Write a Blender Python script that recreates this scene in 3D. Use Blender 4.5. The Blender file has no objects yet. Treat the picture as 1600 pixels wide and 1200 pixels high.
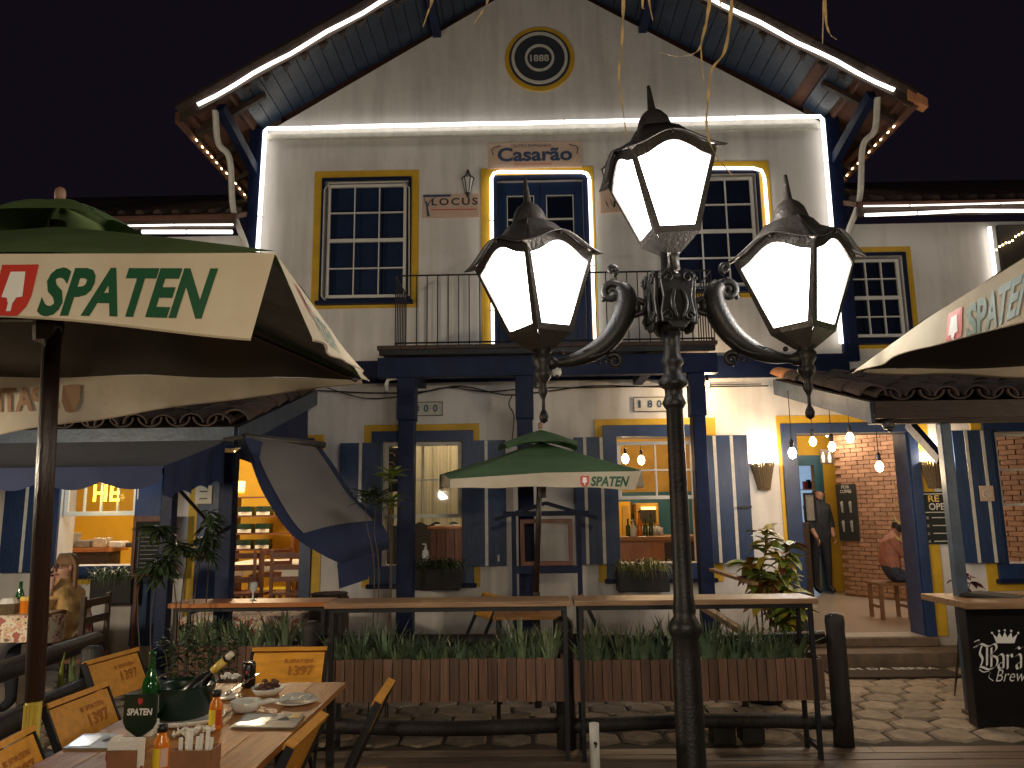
import bpy, math, random
from math import sin, cos, pi, radians
from mathutils import Vector, Matrix, Euler
random.seed(7)
S = bpy.context.scene
COL = S.collection
# ------------------------------------------------------------ camera, night sky, exposure
EYE = Vector((0, 0, 1.6)); FPX = 1202.0
cam = bpy.data.cameras.new('camera'); cam.sensor_width = 36; cam.lens = FPX/1600*36; cam.clip_end = 500; cam.clip_start = .05
camo = bpy.data.objects.new('camera', cam); COL.objects.link(camo); S.camera = camo
_B = Matrix(((1,0,0),(0,0,-1),(0,1,0)))
ROT = Matrix.Rotation(radians(.85),3,'Z') @ _B @ Matrix.Rotation(radians(9.5),3,'X') @ Matrix.Rotation(radians(-.75),3,'Z')
camo.matrix_world = Matrix.Translation(EYE) @ ROT.to_4x4()
wd = bpy.data.worlds.new('World'); S.world = wd; wd.use_nodes = True
bg = wd.node_tree.nodes['Background']; bg.inputs[0].default_value = (.52,.36,.66,1); bg.inputs[1].default_value = .0105
S.view_settings.view_transform = 'Standard'; S.view_settings.look = 'None'
S.view_settings.exposure = 0; S.view_settings.gamma = 1
S.render.engine = 'CYCLES'
S.cycles.use_denoising = True
try: S.cycles.denoiser = 'OPENIMAGEDENOISE'
except Exception: pass
S.cycles.max_bounces = 7; S.cycles.diffuse_bounces = 3; S.cycles.glossy_bounces = 3; S.cycles.transparent_max_bounces = 12
S.cycles.caustics_reflective = False; S.cycles.caustics_refractive = False; S.cycles.sample_clamp_indirect = 4

def W(px, py, d):                                   # point of the place seen at a photo pixel, d metres ahead
    v = ROT @ Vector((px-800, 600-py, -FPX)); return EYE + v*(d/v.y)
def Wz(px, py, z):
    v = ROT @ Vector((px-800, 600-py, -FPX)); return EYE + v*((z-EYE.z)/v.z)
def fr(x0, y0, x1, y1, d):
    xm=(x0+x1)/2; ym=(y0+y1)/2
    return (W(x0,ym,d).x, W(xm,y1,d).z, W(x1,ym,d).x, W(xm,y0,d).z)

# ------------------------------------------------------------ materials
def mat(name, col, rough=.6, var=0, scale=6, bump=0, metal=0, emit=0, col2=None, obvar=0, spec=.5, bscale=None, ecol=None, stretch=None, trans=0, alpha=1):
    m = bpy.data.materials.new(name); m.use_nodes = True; nt = m.node_tree; N = nt.nodes; L = nt.links
    b = N['Principled BSDF']; b.inputs['Roughness'].default_value = rough; b.inputs['Metallic'].default_value = metal
    b.inputs['Specular IOR Level'].default_value = spec
    c = (*col, 1); b.inputs['Base Color'].default_value = c
    if trans: b.inputs['Transmission Weight'].default_value = trans
    if alpha < 1: b.inputs['Alpha'].default_value = alpha
    if emit:
        b.inputs['Emission Color'].default_value = (*(ecol or col), 1); b.inputs['Emission Strength'].default_value = emit
    if var or bump:
        g = N.new('ShaderNodeNewGeometry'); src = g.outputs['Position']
        if stretch:
            mp = N.new('ShaderNodeMapping'); mp.inputs['Scale'].default_value = stretch; L.new(src, mp.inputs[0]); src = mp.outputs[0]
    if var:
        n1 = N.new('ShaderNodeTexNoise'); n1.inputs['Scale'].default_value = scale; n1.inputs['Detail'].default_value = 8; n1.inputs['Roughness'].default_value = .65
        L.new(src, n1.inputs['Vector'])
        r = N.new('ShaderNodeValToRGB'); L.new(n1.outputs[0], r.inputs[0])
        k = col2 or tuple(x*(1-var) for x in col)
        r.color_ramp.elements[0].position = .3; r.color_ramp.elements[1].position = .62
        r.color_ramp.elements[0].color = (*k, 1); r.color_ramp.elements[1].color = c
        out = r.outputs[0]
        if obvar:
            oi = N.new('ShaderNodeObjectInfo'); hs = N.new('ShaderNodeHueSaturation'); mr = N.new('ShaderNodeMapRange')
            mr.inputs[3].default_value = 1-obvar; mr.inputs[4].default_value = 1+obvar
            L.new(oi.outputs['Random'], mr.inputs[0]); L.new(mr.outputs[0], hs.inputs['Value']); L.new(out, hs.inputs['Color']); out = hs.outputs[0]
        L.new(out, b.inputs['Base Color'])
        rr = N.new('ShaderNodeMapRange'); rr.inputs[3].default_value = min(1,rough+.12); rr.inputs[4].default_value = max(.03,rough-.1)
        L.new(n1.outputs[0], rr.inputs[0]); L.new(rr.outputs[0], b.inputs['Roughness'])
    if bump:
        n2 = N.new('ShaderNodeTexNoise'); n2.inputs['Scale'].default_value = bscale or scale*5; n2.inputs['Detail'].default_value = 6; L.new(src, n2.inputs['Vector'])
        bp = N.new('ShaderNodeBump'); bp.inputs['Strength'].default_value = bump; bp.inputs['Distance'].default_value = .01
        L.new(n2.outputs[0], bp.inputs['Height']); L.new(bp.outputs[0], b.inputs['Normal'])
    return m
M = {}
def mk(k, *a, **kw): M[k] = mat(k, *a, **kw)
def wallmat(k, base, dirt, low=None):
    m = mat(k, base, .85); nt = m.node_tree; N = nt.nodes; L = nt.links; b = N['Principled BSDF']
    g = N.new('ShaderNodeNewGeometry')
    a = N.new('ShaderNodeTexNoise'); a.inputs['Scale'].default_value = 1.1; a.inputs['Detail'].default_value = 10; a.inputs['Roughness'].default_value = .7
    L.new(g.outputs['Position'], a.inputs[0])
    mp = N.new('ShaderNodeMapping'); mp.inputs['Scale'].default_value = (5,5,.5); L.new(g.outputs['Position'], mp.inputs[0])
    s = N.new('ShaderNodeTexNoise'); s.inputs['Scale'].default_value = 1.3; s.inputs['Detail'].default_value = 7; L.new(mp.outputs[0], s.inputs[0])
    mu = N.new('ShaderNodeMath'); mu.operation = 'MULTIPLY'; L.new(a.outputs[0], mu.inputs[0]); L.new(s.outputs[0], mu.inputs[1])
    r = N.new('ShaderNodeValToRGB'); r.color_ramp.elements[0].position = .13; r.color_ramp.elements[1].position = .30
    r.color_ramp.elements[0].color = (*dirt,1); r.color_ramp.elements[1].color = (*base,1); L.new(mu.outputs[0], r.inputs[0]); out = r.outputs[0]
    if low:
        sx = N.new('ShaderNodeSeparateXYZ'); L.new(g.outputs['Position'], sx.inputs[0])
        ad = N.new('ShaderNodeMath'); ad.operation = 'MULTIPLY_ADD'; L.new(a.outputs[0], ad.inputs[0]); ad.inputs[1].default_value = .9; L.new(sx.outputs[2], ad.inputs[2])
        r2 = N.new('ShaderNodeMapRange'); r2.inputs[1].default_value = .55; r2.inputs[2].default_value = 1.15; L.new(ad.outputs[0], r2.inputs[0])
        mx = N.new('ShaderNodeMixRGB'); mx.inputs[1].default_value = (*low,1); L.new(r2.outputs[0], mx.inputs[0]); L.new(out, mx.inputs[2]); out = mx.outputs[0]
    L.new(out, b.inputs['Base Color'])
    n2 = N.new('ShaderNodeTexNoise'); n2.inputs['Scale'].default_value = 9; n2.inputs['Detail'].default_value = 8; L.new(g.outputs['Position'], n2.inputs[0])
    bp = N.new('ShaderNodeBump'); bp.inputs['Strength'].default_value = .35; bp.inputs['Distance'].default_value = .012
    L.new(n2.outputs[0], bp.inputs['Height']); L.new(bp.outputs[0], b.inputs['Normal'])
    M[k] = m
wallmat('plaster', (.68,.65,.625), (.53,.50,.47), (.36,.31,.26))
mk('yellow', (.62,.37,.02), .55, .22, 5, .2); mk('yellow_wall', (.66,.38,.02), .7, .12, 2, .1)
mk('blue', (.016,.042,.12), .4, .35, 7, .15, col2=(.009,.024,.08)); mk('navy', (.008,.015,.052), .5, .4, 8, .2, spec=.2)
mk('blue_board', (.011,.036,.11), .42, .4, 5, .3, stretch=(7,7,.8), obvar=.15); mk('blue_grey', (.06,.085,.125), .45, .4, 6, .25)
mk('soffit', (.018,.034,.062), .34, .5, 5, .6, col2=(.008,.013,.03)); mk('teal', (.02,.11,.16), .5, .2, 5)
mk('white', (.70,.68,.64), .5, .15, 9, .1); mk('stripe', (.62,.60,.54), .6, .25, 12, .1)
mk('darkglass', (.006,.008,.02), .06, spec=.8); mk('glass', (.01,.012,.02), .03, alpha=.14, spec=.8)
mk('iron', (.012,.012,.014), .45, .3, 14, .15, metal=.2, bscale=60); mk('cast_iron', (.020,.020,.022), .42, .5, 11, .28, metal=.4, col2=(.035,.03,.026), bscale=80)
mk('lead', (.11,.097,.088), .42, .4, 10, .5, metal=.5); mk('rust', (.12,.05,.03), .7, .4, 12)
mk('rooftile', (.06,.034,.025), .85, .6, 9, .9, obvar=.45, col2=(.03,.022,.02)); mk('newtile', (.55,.24,.10), .7, .35, 9, .6, obvar=.2)
mk('darkwood', (.05,.028,.018), .6, .5, 6, .6, stretch=(1,6,6)); mk('post_wood', (.022,.017,.015), .6, .5, 5, .8, stretch=(5,5,.7))
mk('slat', (.155,.078,.046), .5, .55, 5, .5, stretch=(9,9,.6), obvar=.32); mk('benchtop', (.30,.17,.085), .32, .45, 4, .4, stretch=(.6,9,9), obvar=.12)
mk('deck', (.17,.115,.08), .45, .55, 5, .5, stretch=(.5,9,9), obvar=.3); mk('tablewood', (.40,.165,.035), .3, .4, 5, .4, stretch=(9,.7,9), obvar=.14)
mk('chairwood', (.68,.30,.03), .4, .3, 5, .3, stretch=(1,6,6), obvar=.12); mk('chairprint', (.34,.11,.01), .6)
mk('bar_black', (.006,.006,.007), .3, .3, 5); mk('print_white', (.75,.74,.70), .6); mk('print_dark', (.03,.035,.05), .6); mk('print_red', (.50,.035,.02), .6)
mk('print_green', (.005,.07,.025), .6); mk('print_brown', (.30,.16,.08), .7); mk('print_blue', (.03,.06,.13), .6)
mk('sign_pink', (.60,.43,.33), .6, .15, 4); mk('cream_paper', (.75,.68,.5), .7, .1, 9)
mk('brick', (.35,.20,.125), .85, .4, 9, .6, obvar=.2, col2=(.27,.14,.08)); mk('mortar', (.34,.19,.10), .95, .4, 12, .8)
mk('tilefloor', (.50,.43,.37), .22, .2, 2); mk('step', (.16,.11,.075), .75, .5, 7, .7)
mk('paver', (.30,.235,.17), .8, .5, 9, .9, obvar=.2, col2=(.17,.13,.09)); mk('soil', (.05,.036,.024), .95, .5, 15, .9)
mk('mat', (.07,.045,.03), .98, .5, 40, 1); mk('planter_dark', (.02,.018,.018), .6, .3, 8)
def leafmat(k, c, t=.25):
    m = mat(k, c, .42, .5, 14, 0, obvar=.3); b = m.node_tree.nodes['Principled BSDF']
    M[k] = m
leafmat('grass1', (.13,.19,.11)); leafmat('grass2', (.20,.26,.14)); leafmat('variegated', (.24,.25,.09)); leafmat('bush', (.05,.075,.03)); leafmat('lime', (.20,.24,.03))
leafmat('croton1', (.17,.22,.03)); leafmat('croton2', (.52,.38,.03)); leafmat('croton3', (.20,.06,.02)); leafmat('purple', (.07,.012,.02)); leafmat('sans', (.10,.13,.05))
mk('stem', (.10,.065,.035), .8, .4, 20); mk('straw', (.58,.40,.18), .7, .4, 25, .3); mk('trunk', (.07,.045,.03), .9, .5, 12, 1, stretch=(6,6,1))
def cloth(k, c, t=.35, var=.15, c2=None):
    m = mat(k, c, .85, var, 3, .55, bscale=7, col2=c2); nt = m.node_tree; N = nt.nodes; L = nt.links; b = N['Principled BSDF']
    tr = N.new('ShaderNodeBsdfTranslucent'); mx = N.new('ShaderNodeMixShader'); mx.inputs[0].default_value = t
    tr.inputs[0].default_value = (*c,1); o = N['Material Output']; L.new(b.outputs[0], mx.inputs[1]); L.new(tr.outputs[0], mx.inputs[2]); L.new(mx.outputs[0], o.inputs[0]); M[k] = m
cloth('canvas_white', (.74,.66,.52), .38, .22, (.60,.50,.36)); cloth('canvas_green', (.10,.17,.05), .08, .3); cloth('canvas_green2', (.085,.165,.075), .08, .3)
cloth('canvas_navy', (.022,.032,.085), .15); cloth('canvas_grey', (.17,.17,.19), .2); cloth('plastic_sheet', (.44,.40,.37), .55, .2); cloth('curtain', (.60,.52,.34), .4)
cloth('valance_in', (.55,.42,.22), .3)
M['canvas_navy'].node_tree.nodes['Principled BSDF'].inputs['Roughness'].default_value=.7
mk('pole_wood', (.035,.018,.014), .35, .5, 6, .4, stretch=(6,6,.6)); mk('sleeve', (.55,.40,.04), .5, .2, 8, .2); mk('finial', (.30,.17,.12), .6)
mk('pvc', (.62,.60,.55), .4, .1, 5); mk('cable', (.012,.012,.012), .6)
mk('skin', (.42,.22,.15), .5, .15, 20); mk('hair', (.27,.155,.075), .5, .4, 60, .6, stretch=(3,3,.5)); mk('hair_dark', (.02,.015,.012), .6, .4, 40)
mk('jacket', (.55,.34,.13), .85, .4, 14, 1, bscale=22); mk('blouse', (.55,.20,.15), .8, .5, 30, col2=(.65,.5,.4)); mk('trousers', (.012,.014,.022), .8, .3, 12)
mk('darkshirt', (.02,.024,.035), .75, .35, 10, .4); mk('pinkshirt', (.40,.17,.12), .8, .35, 18, .3); mk('jeans', (.05,.06,.10), .85, .3, 18, .3)
mk('bottle_green', (.01,.07,.015), .06, spec=.8, alpha=.9); mk('bucket_green', (.004,.022,.012), .25, .2, 5); mk('steel', (.6,.6,.58), .22, metal=1); mk('foil', (.7,.68,.62), .2, .3, 30, 1, metal=.7)
mk('ceramic', (.72,.70,.64), .2, .06, 6); mk('sauce_orange', (.60,.17,.012), .2); mk('sauce_red', (.42,.07,.02), .25); mk('label_yellow', (.68,.5,.02), .4); mk('redglass', (.18,.004,.012), .05)
mk('gold', (.75,.52,.12), .3, .1, 9); mk('boxwood', (.28,.12,.05), .5, .3, 8); mk('napkin', (.75,.72,.66), .85, .1, 12, .5); mk('menu_grey', (.25,.24,.22), .35, .4, 14); mk('food', (.16,.05,.02), .5, .7, 60, 1)
mk('cabinet', (.17,.055,.028), .4, .4, 5, .3, stretch=(6,6,.6)); mk('counter', (.42,.15,.04), .35, .3, 4, .3); mk('chalk', (.012,.016,.016), .7, .3, 10)
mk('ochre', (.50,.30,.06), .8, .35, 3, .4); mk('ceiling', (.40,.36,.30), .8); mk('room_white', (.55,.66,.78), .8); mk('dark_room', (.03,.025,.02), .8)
mk('bronze', (.02,.013,.01), .4, .4, 14, .4, metal=.5); mk('wicker', (.20,.14,.075), .8, .5, 60, 1, stretch=(3,3,.4))
mk('wood_dull', (.22,.11,.05), .6, .3, 8)
mk('tissue', (.6,.62,.6), .2)
# cloth with a printed flower pattern
def floral(k):
    m = mat(k, (.55,.5,.45), .8); nt = m.node_tree; N = nt.nodes; L = nt.links
    g = N.new('ShaderNodeNewGeometry'); v = N.new('ShaderNodeTexNoise'); v.inputs['Scale'].default_value = 13; v.inputs['Detail'].default_value = 2; L.new(g.outputs['Position'], v.inputs[0])
    r = N.new('ShaderNodeValToRGB'); e = r.color_ramp.elements; r.color_ramp.interpolation = 'CONSTANT'
    e[0].position = 0; e[0].color = (.35,.10,.08,1); e[1].position = .42; e[1].color = (.62,.55,.42,1)
    for p, c in ((.54,(.55,.28,.22,1)),(.6,(.60,.50,.28,1)),(.66,(.16,.10,.12,1))):
        q = e.new(p); q.color = c
    L.new(v.outputs[0], r.inputs[0]); L.new(r.outputs[0], N['Principled BSDF'].inputs['Base Color']); M[k] = m
floral('floral')
def em(k, col, s): M[k] = mat(k, col, .5, emit=s)
em('led', (1,.95,.86), 3.2); em('bulb_warm', (1,.62,.26), 28); em('bulb_white', (.75,.85,1), 26); em('fairy', (1,.72,.35), 9); em('shade_lit', (1,.55,.14), 4.5); em('neon_yellow', (1,.75,.05), 4)
em('sconce_glow', (1,.72,.38), 10); em('back_room_glow', (.45,.68,1), .5)
def lampglass():
    m = bpy.data.materials.new('opal_glass'); m.use_nodes = True; nt = m.node_tree; N = nt.nodes; L = nt.links
    N.remove(N['Principled BSDF']); e = N.new('ShaderNodeEmission'); e.inputs[0].default_value = (1,.97,.92,1); e.inputs[1].default_value = 15
    t = N.new('ShaderNodeBsdfTransparent'); x = N.new('ShaderNodeMixShader'); x.inputs[0].default_value = .35
    L.new(e.outputs[0], x.inputs[1]); L.new(t.outputs[0], x.inputs[2]); L.new(x.outputs[0], N['Material Output'].inputs[0]); M['opal_glass'] = m
lampglass()

# ------------------------------------------------------------ helpers
ORG = {}
class MB:
    def __init__(s): s.v=[]; s.f=[]; s.mi=[]; s.cur=0; s.T=None
    def av(s, p):
        p = Vector(p)
        if s.T: p = s.T @ p
        s.v.append(p); return len(s.v)-1
    def af(s, idx): s.f.append(tuple(idx)); s.mi.append(s.cur)
    def quad(s, a, b, c, d): s.af([s.av(p) for p in (a,b,c,d)]); return s
    def poly(s, pts): s.af([s.av(p) for p in pts]); return s
    def box(s, c, sz, R=None):
        c = Vector(c); h = Vector(sz)/2; R = R or Matrix.Identity(3)
        i = [s.av(c + R @ Vector((x*h.x, y*h.y, z*h.z))) for z in (-1,1) for y in (-1,1) for x in (-1,1)]
        for q in ((0,2,3,1),(4,5,7,6),(0,1,5,4),(2,6,7,3),(0,4,6,2),(1,3,7,5)): s.af([i[k] for k in q])
        return s
    def bb(s, x0,y0,z0,x1,y1,z1): return s.box(((x0+x1)/2,(y0+y1)/2,(z0+z1)/2),(abs(x1-x0),abs(y1-y0),abs(z1-z0)))
    def bar(s, a, b, w, h, up=(0,0,1)):
        a = Vector(a); b = Vector(b); x = (b-a); L = x.length; x.normalize(); u = Vector(up)
        y = u.cross(x)
        if y.length < 1e-4: y = Vector((0,1,0)).cross(x)
        y.normalize(); z = x.cross(y); R = Matrix((x,y,z)).transposed()
        return s.box((a+b)/2, (L,w,h), R)
    def prism(s, pts, off):                                   # pts 3D ring, off extrusion vector
        off = Vector(off); n = len(pts); a = [s.av(p) for p in pts]; b = [s.av(Vector(p)+off) for p in pts]
        s.af(a[::-1]); s.af(b)
        for i in range(n): j=(i+1)%n; s.af((a[i],a[j],b[j],b[i]))
        return s
    def tube(s, pts, r, n=8, cap=True, flat=None):
        pts = [Vector(p) for p in pts]; m = len(pts); rs = r if isinstance(r,(list,tuple)) else [r]*m
        t0 = (pts[1]-pts[0]).normalized(); ref = Vector((0,0,1)) if abs(t0.z)<.9 else Vector((0,1,0)); u = t0.cross(ref).normalized()
        rings=[]
        for i in range(m):
            t = ((pts[min(i+1,m-1)]-pts[max(i-1,0)])).normalized(); u = (u - t*u.dot(t)).normalized(); w = t.cross(u)
            ring=[]
            for k in range(n):
                o = (u*cos(2*pi*k/n)+w*sin(2*pi*k/n))*rs[i]
                if flat: o = Vector((o.x, o.y*flat, o.z))
                ring.append(s.av(pts[i]+o))
            rings.append(ring)
        for i in range(m-1):
            for k in range(n): q=(k+1)%n; s.af((rings[i][k],rings[i][q],rings[i+1][q],rings[i+1][k]))
        if cap: s.af(rings[0][::-1]); s.af(rings[-1])
        return s
    def lathe(s, prof, c, n=16, flute=0, rx=1, ry=1):
        c = Vector(c); rings=[]
        for r,z in prof:
            rings.append([s.av(c+Vector((r*rx*(1-flute*(k%2))*cos(2*pi*k/n), r*ry*(1-flute*(k%2))*sin(2*pi*k/n), z))) for k in range(n)])
        for i in range(len(prof)-1):
            for k in range(n): q=(k+1)%n; s.af((rings[i][k],rings[i][q],rings[i+1][q],rings[i+1][k]))
        s.af(rings[0][::-1]); s.af(rings[-1]); return s
    def ball(s, c, r, n=10): 
        if not isinstance(r,(tuple,list)): r=(r,r,r)
        m = n//2+1
        return s.lathe([(max(1e-4,sin(pi*i/m)),0) for i in range(m+1)], c, n) if False else s._ball(c,r,n,m)
    def _ball(s,c,r,n,m):
        c=Vector(c); rings=[]
        for i in range(1,m):
            a=pi*i/m-pi/2; rings.append([s.av(c+Vector((r[0]*cos(a)*cos(2*pi*k/n), r[1]*cos(a)*sin(2*pi*k/n), r[2]*sin(a)))) for k in range(n)])
        lo=s.av(c-Vector((0,0,r[2]))); hi=s.av(c+Vector((0,0,r[2])))
        for i in range(len(rings)-1):
            for k in range(n): q=(k+1)%n; s.af((rings[i][k],rings[i][q],rings[i+1][q],rings[i+1][k]))
        for k in range(n): q=(k+1)%n; s.af((lo,rings[0][q],rings[0][k])); s.af((hi,rings[-1][k],rings[-1][q]))
        return s
    def grid(s, fn, nu, nv, thick=None):
        I = [[s.av(fn(i/nu, j/nv)) for j in range(nv+1)] for i in range(nu+1)]
        for i in range(nu):
            for j in range(nv): s.af((I[i][j],I[i+1][j],I[i+1][j+1],I[i][j+1]))
        return s
    def holed(s, x0,z0,x1,z1, holes, y, t):                   # a slab in an XZ plane with rectangular holes, one connected shell
        xs = sorted({x0,x1}|{min(max(h[i],x0),x1) for h in holes for i in (0,2)}); zs = sorted({z0,z1}|{min(max(h[i],z0),z1) for h in holes for i in (1,3)})
        nx=len(xs)-1; nz=len(zs)-1
        def solid(i,j):
            if i<0 or j<0 or i>=nx or j>=nz: return False
            cx=(xs[i]+xs[i+1])/2; cz=(zs[j]+zs[j+1])/2
            return not any(h[0]<cx<h[2] and h[1]<cz<h[3] for h in holes)
        D={}
        def g(i,j,k):
            if (i,j,k) not in D: D[(i,j,k)] = s.av((xs[i], y+k*t, zs[j]))
            return D[(i,j,k)]
        for i in range(nx):
            for j in range(nz):
                if not solid(i,j): continue
                s.af((g(i,j,0),g(i+1,j,0),g(i+1,j+1,0),g(i,j+1,0))); s.af((g(i,j,1),g(i,j+1,1),g(i+1,j+1,1),g(i+1,j,1)))
                if not solid(i-1,j): s.af((g(i,j,0),g(i,j+1,0),g(i,j+1,1),g(i,j,1)))
                if not solid(i+1,j): s.af((g(i+1,j,0),g(i+1,j,1),g(i+1,j+1,1),g(i+1,j+1,0)))
                if not solid(i,j-1): s.af((g(i,j,0),g(i,j,1),g(i+1,j,1),g(i+1,j,0)))
                if not solid(i,j+1): s.af((g(i,j+1,0),g(i+1,j+1,0),g(i+1,j+1,1),g(i,j+1,1)))
        return s
    def build(s, name, m, parent=None, smooth=False, bevel=0, solid=0, sub=0, label=None, kind=None):
        o0 = ORG.get(parent.name, Vector((0,0,0))) if parent else Vector((0,0,0))
        me = bpy.data.meshes.new(name); me.from_pydata([p-o0 for p in s.v], [], s.f)
        ms = m if isinstance(m,(list,tuple)) else [m]
        for x in ms: me.materials.append(M[x] if isinstance(x,str) else x)
        if len(ms)>1: me.polygons.foreach_set('material_index', s.mi)
        if smooth: me.polygons.foreach_set('use_smooth', [True]*len(me.polygons))
        me.update()
        o = bpy.data.objects.new(name, me); COL.objects.link(o)
        if parent: o.parent = parent; ORG[o.name] = o0
        else: ORG[o.name] = Vector((0,0,0))
        if solid: q=o.modifiers.new('s','SOLIDIFY'); q.thickness=solid; q.offset=0
        if bevel: q=o.modifiers.new('b','BEVEL'); q.width=bevel; q.segments=2; q.limit_method='ANGLE'
        if sub: q=o.modifiers.new('d','SUBSURF'); q.levels=sub; q.render_levels=sub
        if smooth and bevel==0:
            pass
        if label: o['label']=label
        if kind: o['kind']=kind
        return o
def tag(o, label, cat=None, group=None, kind=None):
    if label: o['label']=label
    if cat: o['category']=cat
    if group: o['group']=group
    if kind: o['kind']=kind
    return o
def thing(name, label, cat, loc=(0,0,0), group=None):
    o = bpy.data.objects.new(name, None); COL.objects.link(o); o.location = loc; o.empty_display_size=.1
    tag(o,label,cat,group); ORG[o.name]=Vector(loc); return o
def sub_empty(name, parent):
    o = bpy.data.objects.new(name, None); COL.objects.link(o); o.parent=parent; ORG[o.name]=ORG[parent.name]; return o
def copy_tree(o, parent=None):
    c = o.copy(); COL.objects.link(c)
    if parent: c.parent = parent
    for ch in o.children: copy_tree(ch, c)
    return c
CUBE = {}
def piece(name, m, parent, c, size, R=None, label=None):
    if m not in CUBE:
        b = MB(); b.box((0,0,0),(1,1,1)); me = bpy.data.meshes.new('piece'); me.from_pydata(b.v,[],b.f); me.materials.append(M[m]); CUBE[m]=me
    o = bpy.data.objects.new(name, CUBE[m]); COL.objects.link(o)
    R = (R or Matrix.Identity(3)).to_4x4(); c = Vector(c)-(ORG[parent.name] if parent else Vector((0,0,0)))
    o.matrix_local = Matrix.Translation(c) @ R @ Matrix.Diagonal((*size,1))
    if parent: o.parent = parent; ORG[o.name]=ORG[parent.name]
    if label: o['label']=label
    return o
def dirR(a, b, up=(0,0,1)):
    x = (Vector(b)-Vector(a)); L=x.length; x.normalize(); y = Vector(up).cross(x).normalized(); return Matrix((x,y,x.cross(y))).transposed(), L
def inst(me, name, parent, mtx):
    o = bpy.data.objects.new(name, me); COL.objects.link(o); o0 = ORG[parent.name] if parent else Vector((0,0,0))
    o.matrix_local = Matrix.Translation(-o0) @ mtx
    if parent: o.parent=parent; ORG[o.name]=o0
    return o
def mesh_of(b, m, smooth=False):
    me = bpy.data.meshes.new('shape'); me.from_pydata(b.v,[],b.f); me.materials.append(M[m])
    if smooth: me.polygons.foreach_set('use_smooth',[True]*len(me.polygons))
    return me
_TX={}
def text2d(s, size=1, off=0, shear=0, space=1, res=3):
    k=(s,off,shear,space)
    if k not in _TX:
        cu = bpy.data.curves.new('t','FONT'); cu.body=s; cu.size=1; cu.offset=off; cu.shear=shear; cu.space_character=space; cu.resolution_u=res; cu.align_x='LEFT'; cu.fill_mode='FRONT'
        o = bpy.data.objects.new('t',cu); COL.objects.link(o); bpy.context.view_layer.update()
        me = bpy.data.meshes.new_from_object(o.evaluated_get(bpy.context.evaluated_depsgraph_get()))
        v=[(p.co.x,p.co.y) for p in me.vertices]; f=[tuple(p.vertices) for p in me.polygons]
        bpy.data.objects.remove(o); bpy.data.curves.remove(cu); bpy.data.meshes.remove(me)
        x0=min(a for a,_ in v); x1=max(a for a,_ in v); y0=min(b for _,b in v); y1=max(b for _,b in v)
        _TX[k]=([(a-x0,b-y0) for a,b in v], f, x1-x0, y1-y0)
    return _TX[k]
def put_text(s, fn, x0, y0, w, h, name, m, parent, off=0, shear=0, space=1):
    """text scaled into the box x0,y0,w,h of the 2D plane that fn maps to 3D"""
    v,f,tw,th = text2d(s,1,off,shear,space); b=MB()
    b.v=[Vector(fn(x0+a/tw*w, y0+c/th*h)) for a,c in v]; b.f=f; b.mi=[0]*len(f)
    return b.build(name, m, parent)
def flat_fn(o, ux, uz):
    o=Vector(o); ux=Vector(ux); uz=Vector(uz); return lambda a,c: o+ux*a+uz*c
def plight(name, loc, power, col, r=.05):
    l = bpy.data.lights.new(name,'POINT'); l.energy=power; l.color=col; l.shadow_soft_size=r
    o = bpy.data.objects.new(name,l); COL.objects.link(o); o.location=loc; return o
def cat_pts(a, b, sag, n=10):
    a=Vector(a); b=Vector(b); return [a.lerp(b,i/n)-Vector((0,0,sag*4*(i/n)*(1-i/n))) for i in range(n+1)]
def catmull(P, n=6):
    P=[Vector(p) for p in P]; Q=[P[0]*2-P[1]]+P+[P[-1]*2-P[-2]]; out=[]
    for i in range(1,len(Q)-2):
        for k in range(n):
            t=k/n; a,b,c,d=Q[i-1:i+3]
            out.append(.5*((2*b)+(c-a)*t+(2*a-5*b+4*c-d)*t*t+(3*b-a-3*c+d)*t**3))
    out.append(P[-1]); return out
# ------------------------------------------------------------ assumed unseen lights: street behind the camera, terrace sides, parasol near the camera
plight('assumed_street_light', (-2.4,-5.2,2.15), 195, (1,.94,.90), .14)
plight('assumed_street_light', (2.6,-5.8,2.2), 165, (1,.94,.90), .14)
plight('assumed_terrace_light', (-4.7,3.4,1.75), 260, (1,.84,.60), .10)  # assumed lamp left of the view, placed to fit the railing shadow
plight('assumed_terrace_light', (5.2,4.6,2.0), 70, (1,.84,.62), .10)  # lamp added out of view to brighten the right pavers
plight('assumed_parasol_light', (.3,-.9,2.3), 185, (1,.80,.50), .12)  # assumed lamp near the camera, brightening valance, table and planters
D = 8.7; FL = .232
# ============================================================ GROUND
b=MB(); b.bb(-60,-30,-.5,60,120,-.035); tag(b.build('ground','soil'),None,kind='structure')
b=MB(); b.bb(-9,5.62,-.034,9,D-.002,-.018); pav=b.build('courtyard_pavement','soil'); tag(pav,None,kind='structure')
def hexmb(r=.172, h=.05):
    b=MB(); top=[]; mid=[]; bot=[]
    for k in range(6):
        a=pi/6+k*pi/3; top.append((cos(a)*(r-.022),sin(a)*(r-.022),0)); mid.append((cos(a)*r,sin(a)*r,-.016)); bot.append((cos(a)*r,sin(a)*r,-h))
    T=[b.av(p) for p in top]; m_=[b.av(p) for p in mid]; B_=[b.av(p) for p in bot]
    b.af(T)
    for k in range(6): q=(k+1)%6; b.af((m_[k],m_[q],T[q],T[k])); b.af((B_[k],B_[q],m_[q],m_[k]))
    return b
hx = mesh_of(hexmb(),'paver'); rr=random.Random(3); extra=MB()
sx=.318; sy=.276; row=0; yy=5.9; cnt=0
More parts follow.
